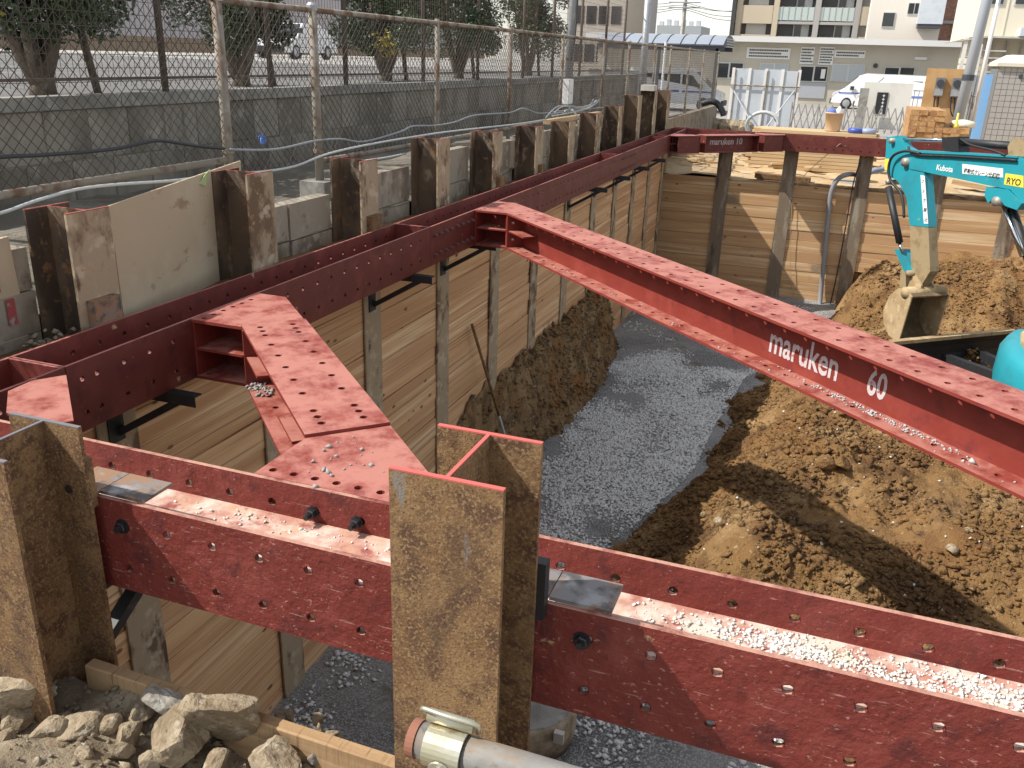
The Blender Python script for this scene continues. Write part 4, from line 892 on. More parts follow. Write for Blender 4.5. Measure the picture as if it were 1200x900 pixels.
# cream house, brick house
Y0h = 70; xa, xb = rx(1019, 20, Y0h), rx(1104, 20, Y0h); oh = (xa, Y0h, gz(Y0h)); ch = empty('cream_house', oh, 'plain cream three-storey house with two small dark windows', 'building')
MB().box(0, xb-xa, 0, 10, 0, 13.5).build('wall', mat('cream_wall', (.66,.61,.54), rough=.85, bump=None), ch); MB().box(-.15, xb-xa+.15, -.15, 10.2, 13.51, 13.8).build('roof', PIER, ch)
for q in ((1034, 14, 1048, 32), (1064, 3, 1079, 17)): window(*q, DARKG, 1 if q[0] < 1050 else 2, Y0h, ch, oh)
xb2 = rx(1108, 20, Y0h-1)
MB().box(xb-xa-1.6, xb-xa, -1.3, -.05, rz_(1090, 29, Y0h)-oh[2], 13.5).build('bay', WHT, ch); MB().box(xb-xa-1.55, xb-xa-.1, -1.25, -.05, rz_(1090, 34, Y0h)-oh[2], rz_(1090, 29.5, Y0h)-oh[2]).build('bay_soffit', DKB, ch)
Y0b = 76; xa, xb = rx(1092, 20, Y0b), rx(1150, 20, Y0b); ob = (xa, Y0b, gz(Y0b)); bh = empty('brick_house', ob, 'red-brown brick-clad house with a pale band between storeys', 'building')
BRK = mat('brick_cladding', (.34,.19,.14), [((.24,.12,.09),9,.5,.1,(1,1,3)),((.42,.27,.21),7,.62,.06,(1,1,3))], rough=.9, bump=None, scale=.5)
MB().box(0, xb-xa, 0, 8, 0, 14).build('wall', BRK, bh); MB().box(-.05, xb-xa, -.25, -.01, rz_(1120, 28, Y0b)-ob[2], rz_(1120, 24.5, Y0b)-ob[2]).build('band', PIER, bh); MB().box(-.1, xb-xa+.1, -.3, 8.1, 14.01, 14.3).build('roof', PIER, bh)
for k in range(9): x0_ = (rx(1118, 30, Y0b)-xa)+.22*k; MB().box(x0_, x0_+.05, -.22, -.16, rz_(1120, 48, Y0b)-ob[2], rz_(1120, 28.3, Y0b)-ob[2]).build('railing_bar', PIER, bh)
# two-storey house on the right with the white awning
Y0r = 40; xa, xb = rx(1158, 40, Y0r), rx(1300, 40, Y0r); orr = (xa, Y0r, gz(Y0r)); rh = empty('corner_house', orr, 'cream two-storey house with an overhanging upper floor and a white awning', 'building')
UP = mat('ivory_wall', (.66,.60,.48), rough=.85, bump=None); zs = rz_(1170, 44, Y0r)-orr[2]
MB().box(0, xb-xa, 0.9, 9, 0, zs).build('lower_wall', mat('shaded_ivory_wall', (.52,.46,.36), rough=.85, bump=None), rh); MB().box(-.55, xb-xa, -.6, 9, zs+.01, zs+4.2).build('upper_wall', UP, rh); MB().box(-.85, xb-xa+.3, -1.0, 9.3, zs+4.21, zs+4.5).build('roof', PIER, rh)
for k in range(7):
    x0_ = -.35+.95*k; wf = MB().box(x0_, x0_+.62, -.64, -.601, zs+1.15, zs+2.6).build('window', FRAME, rh); MB().box(x0_+.05, x0_+.57, -.66, -.6405, zs+1.2, zs+2.55).build('pane', DARKG, wf)
    MB().box(x0_+.75, x0_+.80, -.63, -.601, zs+.05, zs+4.1).build('batten', UP, rh)
MB().box(.9, xb-xa, -1.7, -.605, zs+.02, zs+.32).build('awning', WHT, rh)
MB().prism([(-1.6, -1.4, zs-.28), (-.2, -1.4, zs+.02), (1.2, -1.4, zs+.0), (1.2, -1.4, zs-.06), (-.2, -1.4, zs-.05)], (0, 1.2, 0)).build('porch_roof', CONCL, rh)
for k in range(4): MB().box(-.9, .6, -1.3, -.2, zs-.55-.26*k, zs-.50-.26*k).build('stair_tread', CONCL, rh)
for x in (-.95, -.4): MB().box(x, x+.14, -1.35, -1.2, 0, zs-.05 if x < -.9 else zs-.3).build('porch_post', CREAM, rh)
for k in range(5): MB().box(.3+.55*k, .36+.55*k, .80, .895, .4, zs-.1).build('pipe', PIER, rh)
# distant buildings on the left of the sky gap
for k, (x0, x1, yt, Y, m_, lab) in enumerate(((664, 733, -40, 70, mat('far_beige', (.46,.41,.35), rough=.8, bump=None), 'distant beige block of flats behind the mesh fence'), (729, 747, -30, 78, mat('far_white', (.62,.61,.60), rough=.8, bump=None), 'distant white building with one dark window above the carport'), (770, 822, 30, 120, mat('far_grey', (.34,.36,.37), rough=.8, bump=None), 'low distant rooftop building behind the carport'))):
    a, b_ = rx(x0, 30, Y), rx(x1, 30, Y); z1 = rz_((x0+x1)/2, yt, Y)
    r = empty('distant_building', (a, Y, gz(Y)), lab, 'building', 'far buildings'); MB().box(0, b_-a, 0, 8, 0, z1-gz(Y)).build('wall', m_, r)
    if k == 0:
        for i in range(4):
            for j in range(5): xk = .6+(b_-a-1.2)*i/3.6; MB().box(xk, xk+.8, -.05, -.005, 2+2.8*j, 3.3+2.8*j).build('window', DARKG, r)
    if k == 1: q0, q1 = onY(736, 15, Y), onY(746, 30, Y); MB().box(q0.x-a, q1.x-a-.1, -.05, -.005, q1.z-gz(Y), q0.z-gz(Y)).build('window', DARKG, r)
    if k == 2:
        for i in range(6): xk = (b_-a)*(i+.2)/6; MB().box(xk, xk+.5, .5, 1.2, z1-gz(Y)+.01, z1-gz(Y)+.3+.5*random.random()).build('rooftop_unit', WHT, r)
# power pole and lines
q = onY(800, 35, 95); pp = empty('power_pole', (q.x, 95, gz(95)), 'concrete power pole with crossarms in the gap above the carport', 'pole'); hz_ = onY(801, -25, 95).z-gz(95)
MB().tube([(0, 0, 0), (0, 0, hz_)], [.26, .18], 8).build('shaft', CONCL, pp)
for k, y in enumerate((3, 9)): zz = onY(800, y, 95).z-gz(95); MB().box(-1.6, 1.6, -.3, -.2, zz-.06, zz+.06).build('crossarm', GALV, pp)
for k, (ya, yb, yc) in enumerate(((-2, 3, 22), (2, 6, 20), (6, 9, 28), (10, 11, 34))):
    a, b_, c_ = onY(735, ya, 95.5), onY(800, yb, 95), onY(880, yc-8, 92); o = MB().tube(smooth_path([a, (a+b_)/2-Vector((0, 0, .35)), b_, (b_+c_)/2-Vector((0, 0, .3)), c_]), .035, 4).build('power_line', BLK); tag(o, 'black overhead line hung from the power pole, %s from the top' % ['first', 'second', 'third', 'fourth'][k], 'cable', 'overhead lines')
# ------------------------------------------------------------ right: utility pole, meter board, fence, toilet, timber
Yp = 21; q = onY(1121, 150, Yp); up_ = empty('utility_pole', (q.x-.05, Yp, gz(Yp)), 'leaning grey steel utility pole beside the plywood meter board', 'pole'); t = onY(1159, -10, Yp)-Vector(up_.location)
MB().tube([(0, 0, 0), tuple(t), tuple(t*1.5)], [.115, .11, .10], 14).build('shaft', mat('blue_grey_pole', (.33,.36,.40), rough=.55, bump=None), up_, True); MB().lathe(tuple(t*.52), [(.13, 0), (.13, .12)], 14, t).build('band', DKB, up_)
MB().tube([tuple(t*.25+Vector((.35, .3, 0))), tuple(t*1.1+Vector((.25, .3, 0)))], .045, 8).build('conduit', WPL, up_, True)
Ym = 22; p1 = onY(1094, 80, Ym); mb_ = empty('meter_board', (p1.x, Ym, gz(Ym)), 'orange-brown plywood board carrying two grey electricity meters', 'board'); W_ = .96; H_ = p1.z-gz(Ym)
OPLY = mat('orange_plywood', (.50,.31,.14), [((.42,.24,.10),3,.55,.12)], rough=.8, bump=None); MB().box(-.12, W_-.12, 0, .02, .25, H_).build('board', OPLY, mb_)
for x in (-.05, W_-.25): MB().box(x, x+.08, .025, .10, 0, H_).build('stand', PLANK, mb_)
MGR = mat('meter_grey', (.17,.18,.19), rough=.5, bump=None)
for k in range(2):
    x = .10+.36*k; mt = MB().box(x, x+.20, -.10, -.003, H_-.62, H_-.20).build('meter', MGR, mb_); MB().lathe((x+.10, -.102, H_-.32), [(.085, 0), (.08, .04)], 14, (0, -1, 0)).build('dial', DKB, mt); MB().box(x+.01, x+.19, -.105, -.1005, H_-.60, H_-.45).build('label', GALV, mt)
    for s in (.04, .12): MB().tube(smooth_path([(x+s, -.03, H_-.63), (x+s+.05, -.05, H_-.95), (x+.3-.1*k, -.05, H_-1.15), (.62, -.04, H_-1.5), (.60, -.03, .35)]), .016, 5).build('cable', BCAB, mb_, True)
MB().box(-.10, .34, -.14, -.004, H_-1.62, H_-1.05).build('switch_box', WPL, mb_)
# steel fence and blue panel by the toilet
Yf = 25; sf = empty('steel_hoarding', (rx(1130, 120, Yf), Yf, gz(Yf)), 'grey corrugated steel panels between the utility pole and the portable toilet', 'hoarding'); W_ = rx(1150, 120, Yf)-rx(1130, 120, Yf); H_ = rz_(1150, 88, Yf)-gz(Yf)
for k in range(5): MB().box(W_*k/5+.005, W_*(k+1)/5-.005, -.02*(k % 2), .02, .05, H_).build('panel', GALV, sf)
MB().tube([(-.2, -.10, H_*.75), (W_, -.10, H_*.75)], .025, 6).build('pipe', GALV, sf)
for x in (.1, W_*.6): MB().tube([(x, -.14, 0), (x, -.14, H_*.8)], .025, 6).build('pipe', RAIL, sf)
Yt = 24; a, b_ = rx(1146, 120, Yt), rx(1160, 120, Yt); o = MB().box(a, b_, Yt, Yt+.05, gz(Yt), rz_(1160, 87, Yt)).build('blue_screen', mat('sky_blue_paint', (.22,.45,.78), rough=.5, bump=None)); tag(o, 'narrow sky-blue panel standing beside the portable toilet', 'panel')
Yt = 23.4; xa = rx(1160, 120, Yt); tz = rz_(1185, 78, Yt)-gz(Yt); to = empty('portable_toilet', (xa, Yt, gz(Yt)), 'grey-tiled portable toilet with a pale domed roof', 'toilet'); TG = mat('grey_tile', (.35,.335,.32), rough=.6, bump=None)
MB().box(.03, 1.85, .012, 1.3, 0, tz-.02).build('cabin', mat('tile_joint', (.16,.155,.15), rough=.8, bump=None), to)
tm = MB().box(0, .125, -.006, .006, 0, .125).mesh('tile'); tm.materials.append(TG)
for i in range(13):
    for j in range(int(tz/.135)): link('tile', tm, None, to, False, (.05+.135*i, .004, .03+.135*j))
RO = MB(); RO.add([(-.02, -.08, tz), (1.92, -.08, tz), (1.92, 1.4, tz), (-.02, 1.4, tz), (-.02, -.08, tz+.08), (1.92, -.08, tz+.08), (1.92, 1.4, tz+.08), (-.02, 1.4, tz+.08), (.3, .15, tz+.27), (1.6, .15, tz+.27), (1.6, 1.2, tz+.27), (.3, 1.2, tz+.27)], [(3,2,1,0), (0,1,5,4), (1,2,6,5), (2,3,7,6), (3,0,4,7), (4,5,9,8), (5,6,10,9), (6,7,11,10), (7,4,8,11), (8,9,10,11)]).build('roof', mat('ivory_plastic', (.64,.60,.49), rough=.5, bump=None), to)
for x in (.55, .95): MB().lathe((x, -.004, tz-.22), [(.05, 0), (.05, .03)], 10, (0, -1, 0)).build('vent', DKB, to)
# stacked timber ends
Ys = 19.6; xa = rx(1064, 150, Ys); g0 = gz(Ys); ts = empty('timber_stack', (xa, Ys, g0), 'stack of square-cut timbers showing their orange end grain', 'timber stack'); EG = mat('end_grain', (.46,.27,.115), [((.30,.15,.06),7,.52,.1),((.56,.38,.20),12,.6,.08)], rough=.85, hue=(.36,.20,.085), bump=(30,.3,.004)); tt = rz_(1085, 131, Ys)-g0
rws = int(tt/.115)
for r in range(rws):
    n = 7 if r < rws-3 else 4
    for k in range(n):
        w_ = .172; MB().box(k*.175+random.uniform(-.004, .004), k*.175+w_, random.uniform(-.03, .03), 1.9, .10+r*.115, .10+r*.115+.111).build('timber', EG, ts)
for y in (.25, 1.5): MB().box(0, 1.22, y, y+.1, 0, .098).build('bearer', PLANK, ts)
q = onY(1142, 141, Ys); bg_ = MB().lathe((q.x-.15, Ys+.5, g0+.10+(rws-3)*.115), [(.24, 0), (.27, .06), (.22, .13), (.05, .16)], 14).build('pale_sack', mat('pale_sack', (.66,.62,.50), rough=.8, bump=(20,.5,.02)), None, True); tag(bg_, 'pale folded sack lying on the timber stack', 'sack')
q = onY(1137, 135, Ys); o = MB().lathe((q.x-.22, Ys+.12, g0+.10+(rws-3)*.115), [(.07, 0), (.06, .05), (.03, .12), (.022, .30), (.01, .31)], 10).build('yellow_bottle', mat('yellow_plastic', (.72,.60,.10), rough=.4, bump=None), None, True); tag(o, 'small yellow cone-shaped bottle on the timber stack', 'bottle')
# stacked pale boards with bucket, pan, lids
Yb = 18.2; xa, xb = rx(884, 155, Yb), rx(1030, 155, Yb); g0 = gz(Yb)+.06; zt = rz_(960, 152, Yb)-g0
bs_ = empty('board_stack', (xa, Yb, g0), 'stack of long pale yellow boards behind the far wale', 'timber stack'); nb = max(3, int(zt/.075))
for r in range(nb):
    for k in range(3): MB().box(random.uniform(-.15, .15), xb-xa+random.uniform(-.3, .1), k*.30, k*.30+.285, r*.075+.002, r*.075+.070).build('board', PLANK, bs_)
ztop = g0+nb*.075
q = onY(976, 148, Yb+.3); bk = empty('bucket', (q.x, Yb+.35, ztop), 'tan plastic bucket holding blue and white rags on the board stack', 'bucket'); BK = mat('tan_bucket', (.58,.42,.28), rough=.5, bump=None)
MB().lathe((0, 0, 0), [(.145, 0), (.155, .02), (.185, .36), (.195, .36), (.195, .385), (.17, .385), (.14, .05)], 18).build('pail', BK, bk, True)
MB().lathe((-.06, 0, .30), [(.10, 0), (.11, .10), (.05, .16)], 8).build('blue_rag', mat('blue_cloth', (.10,.16,.42), rough=.8), bk, True); MB().lathe((.08, 0, .32), [(.07, 0), (.07, .10), (.02, .19)], 8).build('white_rag', WPL, bk, True)
for px, m_, lb_ in ((1003, mat('blue_lid', (.05,.09,.36), rough=.4, bump=None), 'dark blue round lid on the board stack'), (1018, mat('grey_blue_lid', (.28,.34,.46), rough=.5, bump=None), 'grey-blue round lid on the board stack')):
    q = onY(px, 152, Yb+.2); o = MB().lathe((q.x, Yb+.2, ztop), [(.15, 0), (.16, .05), (.15, .09), (.12, .10)], 16).build('round_lid', m_, None, True); tag(o, lb_, 'lid', 'round lids')
# scrap timber and sheets on the sandy bank
R4 = random.Random(4)
for k in range(26):
    px = R4.uniform(795, 925) if k < 20 else R4.uniform(925, 1040); py = R4.uniform(184, 203) if k < 20 else R4.uniform(188, 205)
    q = onZ(px, py, -.78); z = ground_z(q.x, q.y)+.12+.05*(k % 3)
    a = R4.uniform(-.6, .6); L = R4.uniform(.3, .9); d = Vector((math.cos(a), math.sin(a), R4.uniform(-.12, .12)))*L/2
    o = MB().bar(Vector((q.x, q.y, z))-d, Vector((q.x, q.y, z))+d, R4.uniform(.07, .16), .035).build('scrap_board', PLANK if k % 3 else WOODL); tag(o, 'short scrap board lying on the sandy bank behind the far planks', 'timber', 'scrap boards')
for k, (a, b_) in enumerate((((915, 176), (1005, 181)), ((885, 205), (950, 211)), ((1115, 212), (1165, 222)))):
    p, q = onY(*a, 17.2 if k != 1 else 16.5), onY(*b_, 17.2 if k != 1 else 16.5); o = MB().bar(p, q, .22, .09).build('long_timber', PLANK if k != 1 else RUST); tag(o, ['long pale timber lying below the far wale', 'dark beam lying on top of the far planks', 'pale timber lying behind the excavator boom'][k], 'timber')
for k, (px, py) in enumerate(((850, 138), (862, 141), (838, 143), (875, 140))):
    q = onY(px, py, 29); o = MB().lathe((0, 0, 0), [(.12, 0), (.30, .08), (.34, .25), (.16, .45)], 7).build('debris_bag', ROCK); o.location = (q.x, 29, gz(29)-.02); o.rotation_euler = (0, .1*k, k); tag(o, 'tan lump of debris in front of the hoarding', 'debris', 'debris lumps')
o = MB().tube(smooth_path([onY(822, 122, 26), onY(832, 119, 26), onY(840, 121, 26), onY(846, 129, 26), onY(848, 136, 26)]), .09, 8).build('black_pipe', BLK, None, True); tag(o, 'bent black corrugated pipe at the end of the far fence', 'pipe')
# ------------------------------------------------------------ mini excavator (boom swung towards the far wall)
TEAL = mat('teal_machine_paint', (.018,.27,.33), [((.025,.22,.27),3,.60,.1),((.34,.25,.13),5,.70,.04)], rough=.4, bump=(40,.05))
TEALM = mat('muddy_teal_paint', (.30,.225,.125), [((.022,.36,.42),4,.66,.05),((.22,.155,.075),7,.55,.1)], rough=.8, bump=(40,.4,.006))
MUD = mat('dried_mud_steel', (.42,.31,.175), [((.32,.22,.11),4,.52,.1),((.50,.39,.24),9,.60,.08),((.22,.14,.07),6,.66,.05)], rough=.95, bump=(50,.7,.008))
CHR = mat('chrome_rod', (.62,.63,.64), rough=.12, metal=1.0, bump=None); PIN = mat('greasy_pin', (.32,.29,.25), rough=.5, metal=.3, bump=None)
BP = Vector((4.07, 10.2, 0)); U = Vector((.58, -.81, 0)).normalized(); NN = Vector((.81, .58, 0)).normalized()
ex = empty('mini_excavator', (5.9, 8.35, -2.42), 'teal mini excavator with its muddy bucket hanging before the far timber wall', 'excavator'); EO = Vector(ex.location)
def E(px, py, off=0.0): return onN(px, py, NN, BP) - EO + NN*off
def plate(px, t, name, m, off=0.0, parent=None): return MB().prism([E(a, b_, off-t/2) for a, b_ in px], NN*t).build(name, m, parent or ex)
def rod(a, b_, r, name, m, off=0.0, n=12): return MB().tube([E(*a, off), E(*b_, off)], r, n).build(name, m, ex, True)
def pinx(a, r, w, m=PIN, name='pin'): return MB().tube([E(*a, -w/2), E(*a, w/2)], r, 14).build(name, m, ex, True)
boom = plate([(1065, 184), (1077, 177), (1100, 179), (1140, 180), (1200, 184), (1225, 190), (1262, 225), (1290, 330), (1300, 372), (1262, 372), (1250, 330), (1232, 275), (1210, 242), (1190, 222), (1163, 217), (1131, 210), (1072, 198)], .15, 'boom', TEAL)
MB().prism([E(a, b_, -.09) for a, b_ in ((1077, 176.2), (1140, 179), (1200, 183), (1200, 185), (1140, 181.5), (1078, 179))], NN*.18).build('top_edge', TEAL, ex)
plate([(1164, 219), (1162, 229), (1166, 238), (1172, 233), (1180, 233), (1186, 241), (1200, 246), (1206, 238), (1188, 222)], .20, 'cylinder_bracket', TEAL)
plate([(1044, 161), (1057, 159), (1065, 172), (1074, 178), (1088, 203), (1092, 250), (1093, 266), (1071, 264), (1067, 231), (1057, 212), (1045, 206), (1042, 190)], .13, 'arm', TEAL)
plate([(1071, 264.5), (1093, 266.5), (1095, 318), (1084, 335), (1073, 320), (1071.5, 285)], .13, 'arm_tip', TEALM)
plate([(1084, 205), (1089, 206), (1093, 262), (1088, 262)], .004, 'decal', SIGN, -.0675)
def vtext(s, size, a, b_, m, off, k=None):
    p, q = E(*a, off), E(*b_, off); n = len(s)
    for i, ch in enumerate(s):
        text(ch, size, m, ex, p+(q-p)*(i/max(1, n-1)), U, (0, 0, 1), name='lettering', off=.001, align='CENTER')
vtext('フック禁止', .055, (1086.2, 214.5), (1090.2, 259), INK, -.0705)
a, b_ = E(1137, 199, -.0765), E(1181, 206, -.0765); dx = (b_-a).normalized(); uz = Vector((0, 0, 1))
MB().prism([E(1134, 192, -.078), E(1182, 197.5, -.078), E(1182, 208, -.078), E(1134, 203.5, -.078)], NN*.002).build('decal', SIGN, ex)
text('移動式クレーン仕様機', .060, INK, ex, E(1135.5, 202, -.0795), dx, uz, off=.0012, sx=.92)
text('Kubota', .095, SIGN, ex, E(1103, 199, -.0785), (E(1134, 203.5)-E(1103, 199)), uz, off=.002, sx=1.0)
MB().prism([E(1185, 203, -.078), E(1206, 206, -.078), E(1206, 220, -.078), E(1183, 216, -.078)], NN*.002).build('decal', mat('yellow_sticker', (.75,.60,.06), rough=.5, bump=None), ex)
text('RYO', .10, INK, ex, E(1185.5, 215, -.0795), (E(1206, 220)-E(1183, 216)), uz, off=.002)
MB().prism([E(1042, 186, -.068), E(1047, 186, -.068), E(1046, 199, -.068), E(1041.5, 199, -.068)], NN*.002).build('decal', MATS['yellow_sticker'], ex)
for a, r in (((1068, 190), .055), ((1052, 165), .035), ((1176, 236), .055), ((1048, 213), .03)): pinx(a, r, .24)
rod((1056, 163.5), (1112, 164.5), .022, 'chrome_rod', CHR, -.0); rod((1112, 165), (1196, 172), .045, 'cylinder', BLK, 0)
plate([(1110, 161), (1129, 160), (1130, 178), (1111, 177)], .16, 'cylinder_block', BLK); plate([(1185, 172), (1190, 162), (1206, 162), (1206, 184), (1186, 182)], .10, 'cylinder_mount', TEALM)
rod((1048, 219), (1061, 284), .045, 'cylinder', BLK, -.09); rod((1061, 284), (1064, 295), .022, 'chrome_rod', CHR, -.09)
plate([(1054, 292), (1060, 292), (1076, 318), (1073, 324), (1066, 318)], .17, 'bucket_link', TEAL)
plate([(1060, 316), (1066, 314), (1066, 338), (1058, 340)], .12, 'bucket_link', TEALM)
rod((1176, 239), (1199, 300), .035, 'chrome_rod', CHR, 0); rod((1180, 243), (1206, 320), .05, 'cylinder', BLK, .06)
MB().tube(smooth_path([E(1086, 180, -.1), E(1070, 177, -.12), (E(1056, 183, -.13)), E(1051, 197, -.13), E(1053, 212, -.12), E(1062, 224, -.1), E(1066, 238, -.1), E(1067, 255, -.1)]), .018, 8).build('hydraulic_hose', BLK, ex, True)
MB().tube(smooth_path([E(1072, 172, -.1), E(1080, 181, -.1), E(1120, 183, -.1), E(1160, 185.5, -.1), E(1200, 188, -.1)]), .014, 6).build('hydraulic_hose', BLK, ex, True)
MB().tube(smooth_path([E(1130, 163, -.05), E(1145, 170, -.09), E(1170, 176, -.09), E(1186, 182, -.09)]), .014, 6).build('hydraulic_hose', BLK, ex, True)
for a, r in (((1075, 320), .04), ((1083, 342), .05)): pinx(a, r, .30, TEALM)
# bucket: open shell with side plates, mouth towards the machine
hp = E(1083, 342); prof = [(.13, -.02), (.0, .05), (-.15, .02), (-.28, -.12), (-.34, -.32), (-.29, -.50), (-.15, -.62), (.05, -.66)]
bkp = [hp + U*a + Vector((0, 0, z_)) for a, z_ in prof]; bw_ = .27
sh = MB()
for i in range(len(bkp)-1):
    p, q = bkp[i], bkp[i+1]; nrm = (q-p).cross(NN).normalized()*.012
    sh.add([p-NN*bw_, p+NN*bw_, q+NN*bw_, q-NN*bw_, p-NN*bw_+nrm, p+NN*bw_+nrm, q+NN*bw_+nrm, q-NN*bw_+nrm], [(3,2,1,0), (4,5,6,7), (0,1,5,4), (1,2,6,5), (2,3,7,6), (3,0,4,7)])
bk_ = sh.build('bucket', mat('soil_caked_shaded_steel', (.13,.085,.045), [((.20,.135,.07),6,.55,.1)], rough=.95, bump=(40,.6,.008)), ex)  # caked soil, colour darkened further for the shade inside the bucket
for s in (-1, 1): MB().prism([p + NN*(s*(bw_+.002)) for p in bkp], NN*(s*.018)).build('side_plate', MUD, bk_)
for k in range(4): MB().bar(bkp[-1]+NN*(-.21+.14*k)-U*.06, bkp[-1]+NN*(-.21+.14*k)+U*.13+Vector((0, 0, .01)), .05, .035).build('tooth', MUD, bk_)
MB().tube([hp-NN*.30, hp+NN*.30], .075, 14).build('bucket_hinge', MUD, bk_, True)
for s in (-.09, .09): MB().prism([hp+NN*(s-.012)+U*a+Vector((0, 0, z_)) for a, z_ in ((.05, .0), (.04, .10), (-.10, .20), (-.16, .16), (-.2, .0))], NN*.024).build('hinge_plate', MUD, bk_)
# upper body, tracks, blade
bx = MB(); W1 = Vector((4.66, 7.45, 0)); bz0, bz1 = -1.98, -1.36
rc = [(4.98, 9.0), (4.86, 8.7), (4.80, 8.3), (4.80, 7.95), (4.86, 7.72), (4.98, 7.55), (5.15, 7.44), (5.4, 7.38), (6.9, 7.36), (7.2, 7.7), (7.2, 9.0), (6.9, 9.2)]
cen = Vector((5.9, 8.3, 0)); lv = [(1.0, bz0), (1.03, bz0+.18), (1.02, bz1-.14), (.97, bz1-.03), (.92, bz1)]
vv = []; ff = []; n = len(rc)
for s, z_ in lv:
    for a, b2 in rc: vv.append((cen.x+(a-cen.x)*s-EO.x, cen.y+(b2-cen.y)*s-EO.y, z_-EO.z))
for i in range(len(lv)-1):
    for k in range(n): ff.append((i*n+k, i*n+(k+1) % n, (i+1)*n+(k+1) % n, (i+1)*n+k))
ff += [tuple(range(n)), tuple(range((len(lv)-1)*n, len(lv)*n))]
bx.add(vv, ff).build('body', TEAL, ex, True)
top_ = [(cen.x+(a-cen.x)*.86-EO.x, cen.y+(b2-cen.y)*.86-EO.y, bz1+.002-EO.z) for a, b2 in rc]; MB().prism(top_, (0, 0, .03)).build('dusty_deck', MUD, ex)
def loc(x, y, z): return (x-EO.x, y-EO.y, z-EO.z)
MB().box(*(v for pr in zip(loc(5.9, 7.8, bz1+.031), loc(6.6, 8.5, bz1+.45)) for v in pr)).build('seat', BLK, ex); MB().box(*(v for pr in zip(loc(6.45, 7.8, bz1+.46), loc(6.65, 8.5, bz1+1.0)) for v in pr)).build('seat_back', BLK, ex)
MB().tube(smooth_path([loc(4.95, 7.9, bz1+.03), loc(4.92, 7.92, bz1+.35), loc(5.0, 7.95, bz1+.52), loc(5.25, 8.0, bz1+.58), loc(5.4, 8.02, bz1+.5), loc(5.42, 8.02, bz1+.03)]), .022, 8).build('handrail', BLK, ex, True)
for sx in (-.62, .62):
    tk = MB(); c0 = Vector(loc(5.75+sx, 8.2, -2.42)); tp_ = []
    for i in range(24):
        a = 2*math.pi*i/24; tp_.append((0, .72*(1 if math.cos(a) > 0 else -1)*min(1, 1)+.22*math.cos(a), .24+.24*math.sin(a)))
    tk.prism([c0+Vector((-.15, y_, z_)) for _, y_, z_ in tp_], (.30, 0, 0)).build('track', TYRE, ex)
MB().box(*(v for pr in zip(loc(5.25, 7.7, -2.2), loc(6.3, 8.8, -1.99)) for v in pr)).build('undercarriage', BLK, ex)
# dozer blade: concave plate with a pale worn edge
zb = -1.90; pa, pb_ = onZ(1046, 404, zb), onZ(1172, 391.5, zb); bd = (pb_-pa).normalized(); bn_ = Vector((-bd.y, bd.x, 0)); pb_ = pb_+bd*.25; L_ = (pb_-pa).length
arc = [(0, 0), (.05, -.10), (.07, -.22), (.05, -.34), (.0, -.42)]
MB().prism([pa-EO+bn_*a+Vector((0, 0, b2-.004)) for a, b2 in arc]+[pa-EO+bn_*(a+.035)+Vector((0, 0, b2-.004)) for a, b2 in arc[::-1]], bd*L_).build('blade', BLK, ex)
MB().bar(pa-EO+bn_*.03+Vector((0, 0, .02)), pb_-EO+bn_*.03+Vector((0, 0, .02)), .09, .045).build('blade_edge', MUD, ex)
for sx in (.9, 1.5): MB().bar(pa-EO+bd*sx+Vector((0, 0, -.25)), Vector(loc(5.3+.3*sx, 8.85, -2.1)), .09, .12).build('blade_arm', BLK, ex)
# soil caught in front of the blade
pts = []; sz = []
for k in range(900):
    px = random.gauss(1138, 9); q = onZ(px, 412, -2.15); x = q.x+random.gauss(0, .04); y = q.y+random.gauss(0, .10); zz = mound(x, y)+.36*math.exp(-((px-1138)/11)**2)*random.random()
    pts.append((x, y, zz)); sz.append(random.uniform(.02, .06))
stones('blade_soil', pts, sz, SOIL, 'crumbly soil heaped against the excavator blade', 'soil')
# ------------------------------------------------------------ rocks
def rock_mesh(seed, r=1.0, cuts=7, sub=3):
    bm = bmesh.new(); bmesh.ops.create_icosphere(bm, subdivisions=sub, radius=1.0); R_ = random.Random(seed)
    for k in range(cuts):
        n = Vector((R_.gauss(0, 1), R_.gauss(0, 1), R_.gauss(0, .8))).normalized(); dd = R_.uniform(.45, .78)
        for v in bm.verts:
            h = v.co.dot(n)-dd
            if h > 0: v.co -= n*h
    for v in bm.verts: v.co += v.co.normalized()*(.07*noise.fractal(v.co*2.2+Vector((seed, 0, 0)), 1, 2, 4)+.045*noise.fractal(v.co*6+Vector((0, seed, 0)), 1, 2, 4)-.05*max(0, noise.noise(v.co*4+Vector((seed, seed, 0)))))
    me = bpy.data.meshes.new('rock'); bm.to_mesh(me); bm.free(); me.materials.append(ROCK); return me
def rock(px, py, z, w, h, seed, label, rz=0, tilt=0, d=None, m=None, dz=0):
    q = onZ(px, py, z); me = rock_mesh(seed, sub=4 if w > .06 else 3)
    me.transform(Matrix.Diagonal((w, d or w*.8, h, 1)))
    if m: me.materials.clear(); me.materials.append(m)
    o = link('broken_rock', me, None, None, False, (q.x, q.y, q.z+dz), (tilt, tilt*.5, rz)); tag(o, label, 'rock', 'broken concrete lumps'); return o
ROCKG = mat('grey_concrete_lump', (.29,.265,.225), [((.20,.18,.15),5,.52,.10),((.38,.355,.31),14,.60,.08)], rough=.95, bump=(60,.7,.008))
rock(262, 838, -.36, .125, .12, 3, 'largest broken concrete lump leaning on the plank below the wale', .5, .5, .07)
rock(208, 862, -.38, .11, .07, 5, 'flat yellowish stone slab lying against the largest lump', -.3, .25, .075)
rock(196, 824, -.38, .075, .065, 8, 'dark grey rounded lump wedged by the plank', .2, 0, .05, ROCKG)
rock(12, 812, -.36, .13, .08, 9, 'square broken concrete block beside the grey-topped pile', .4, .35, .085)
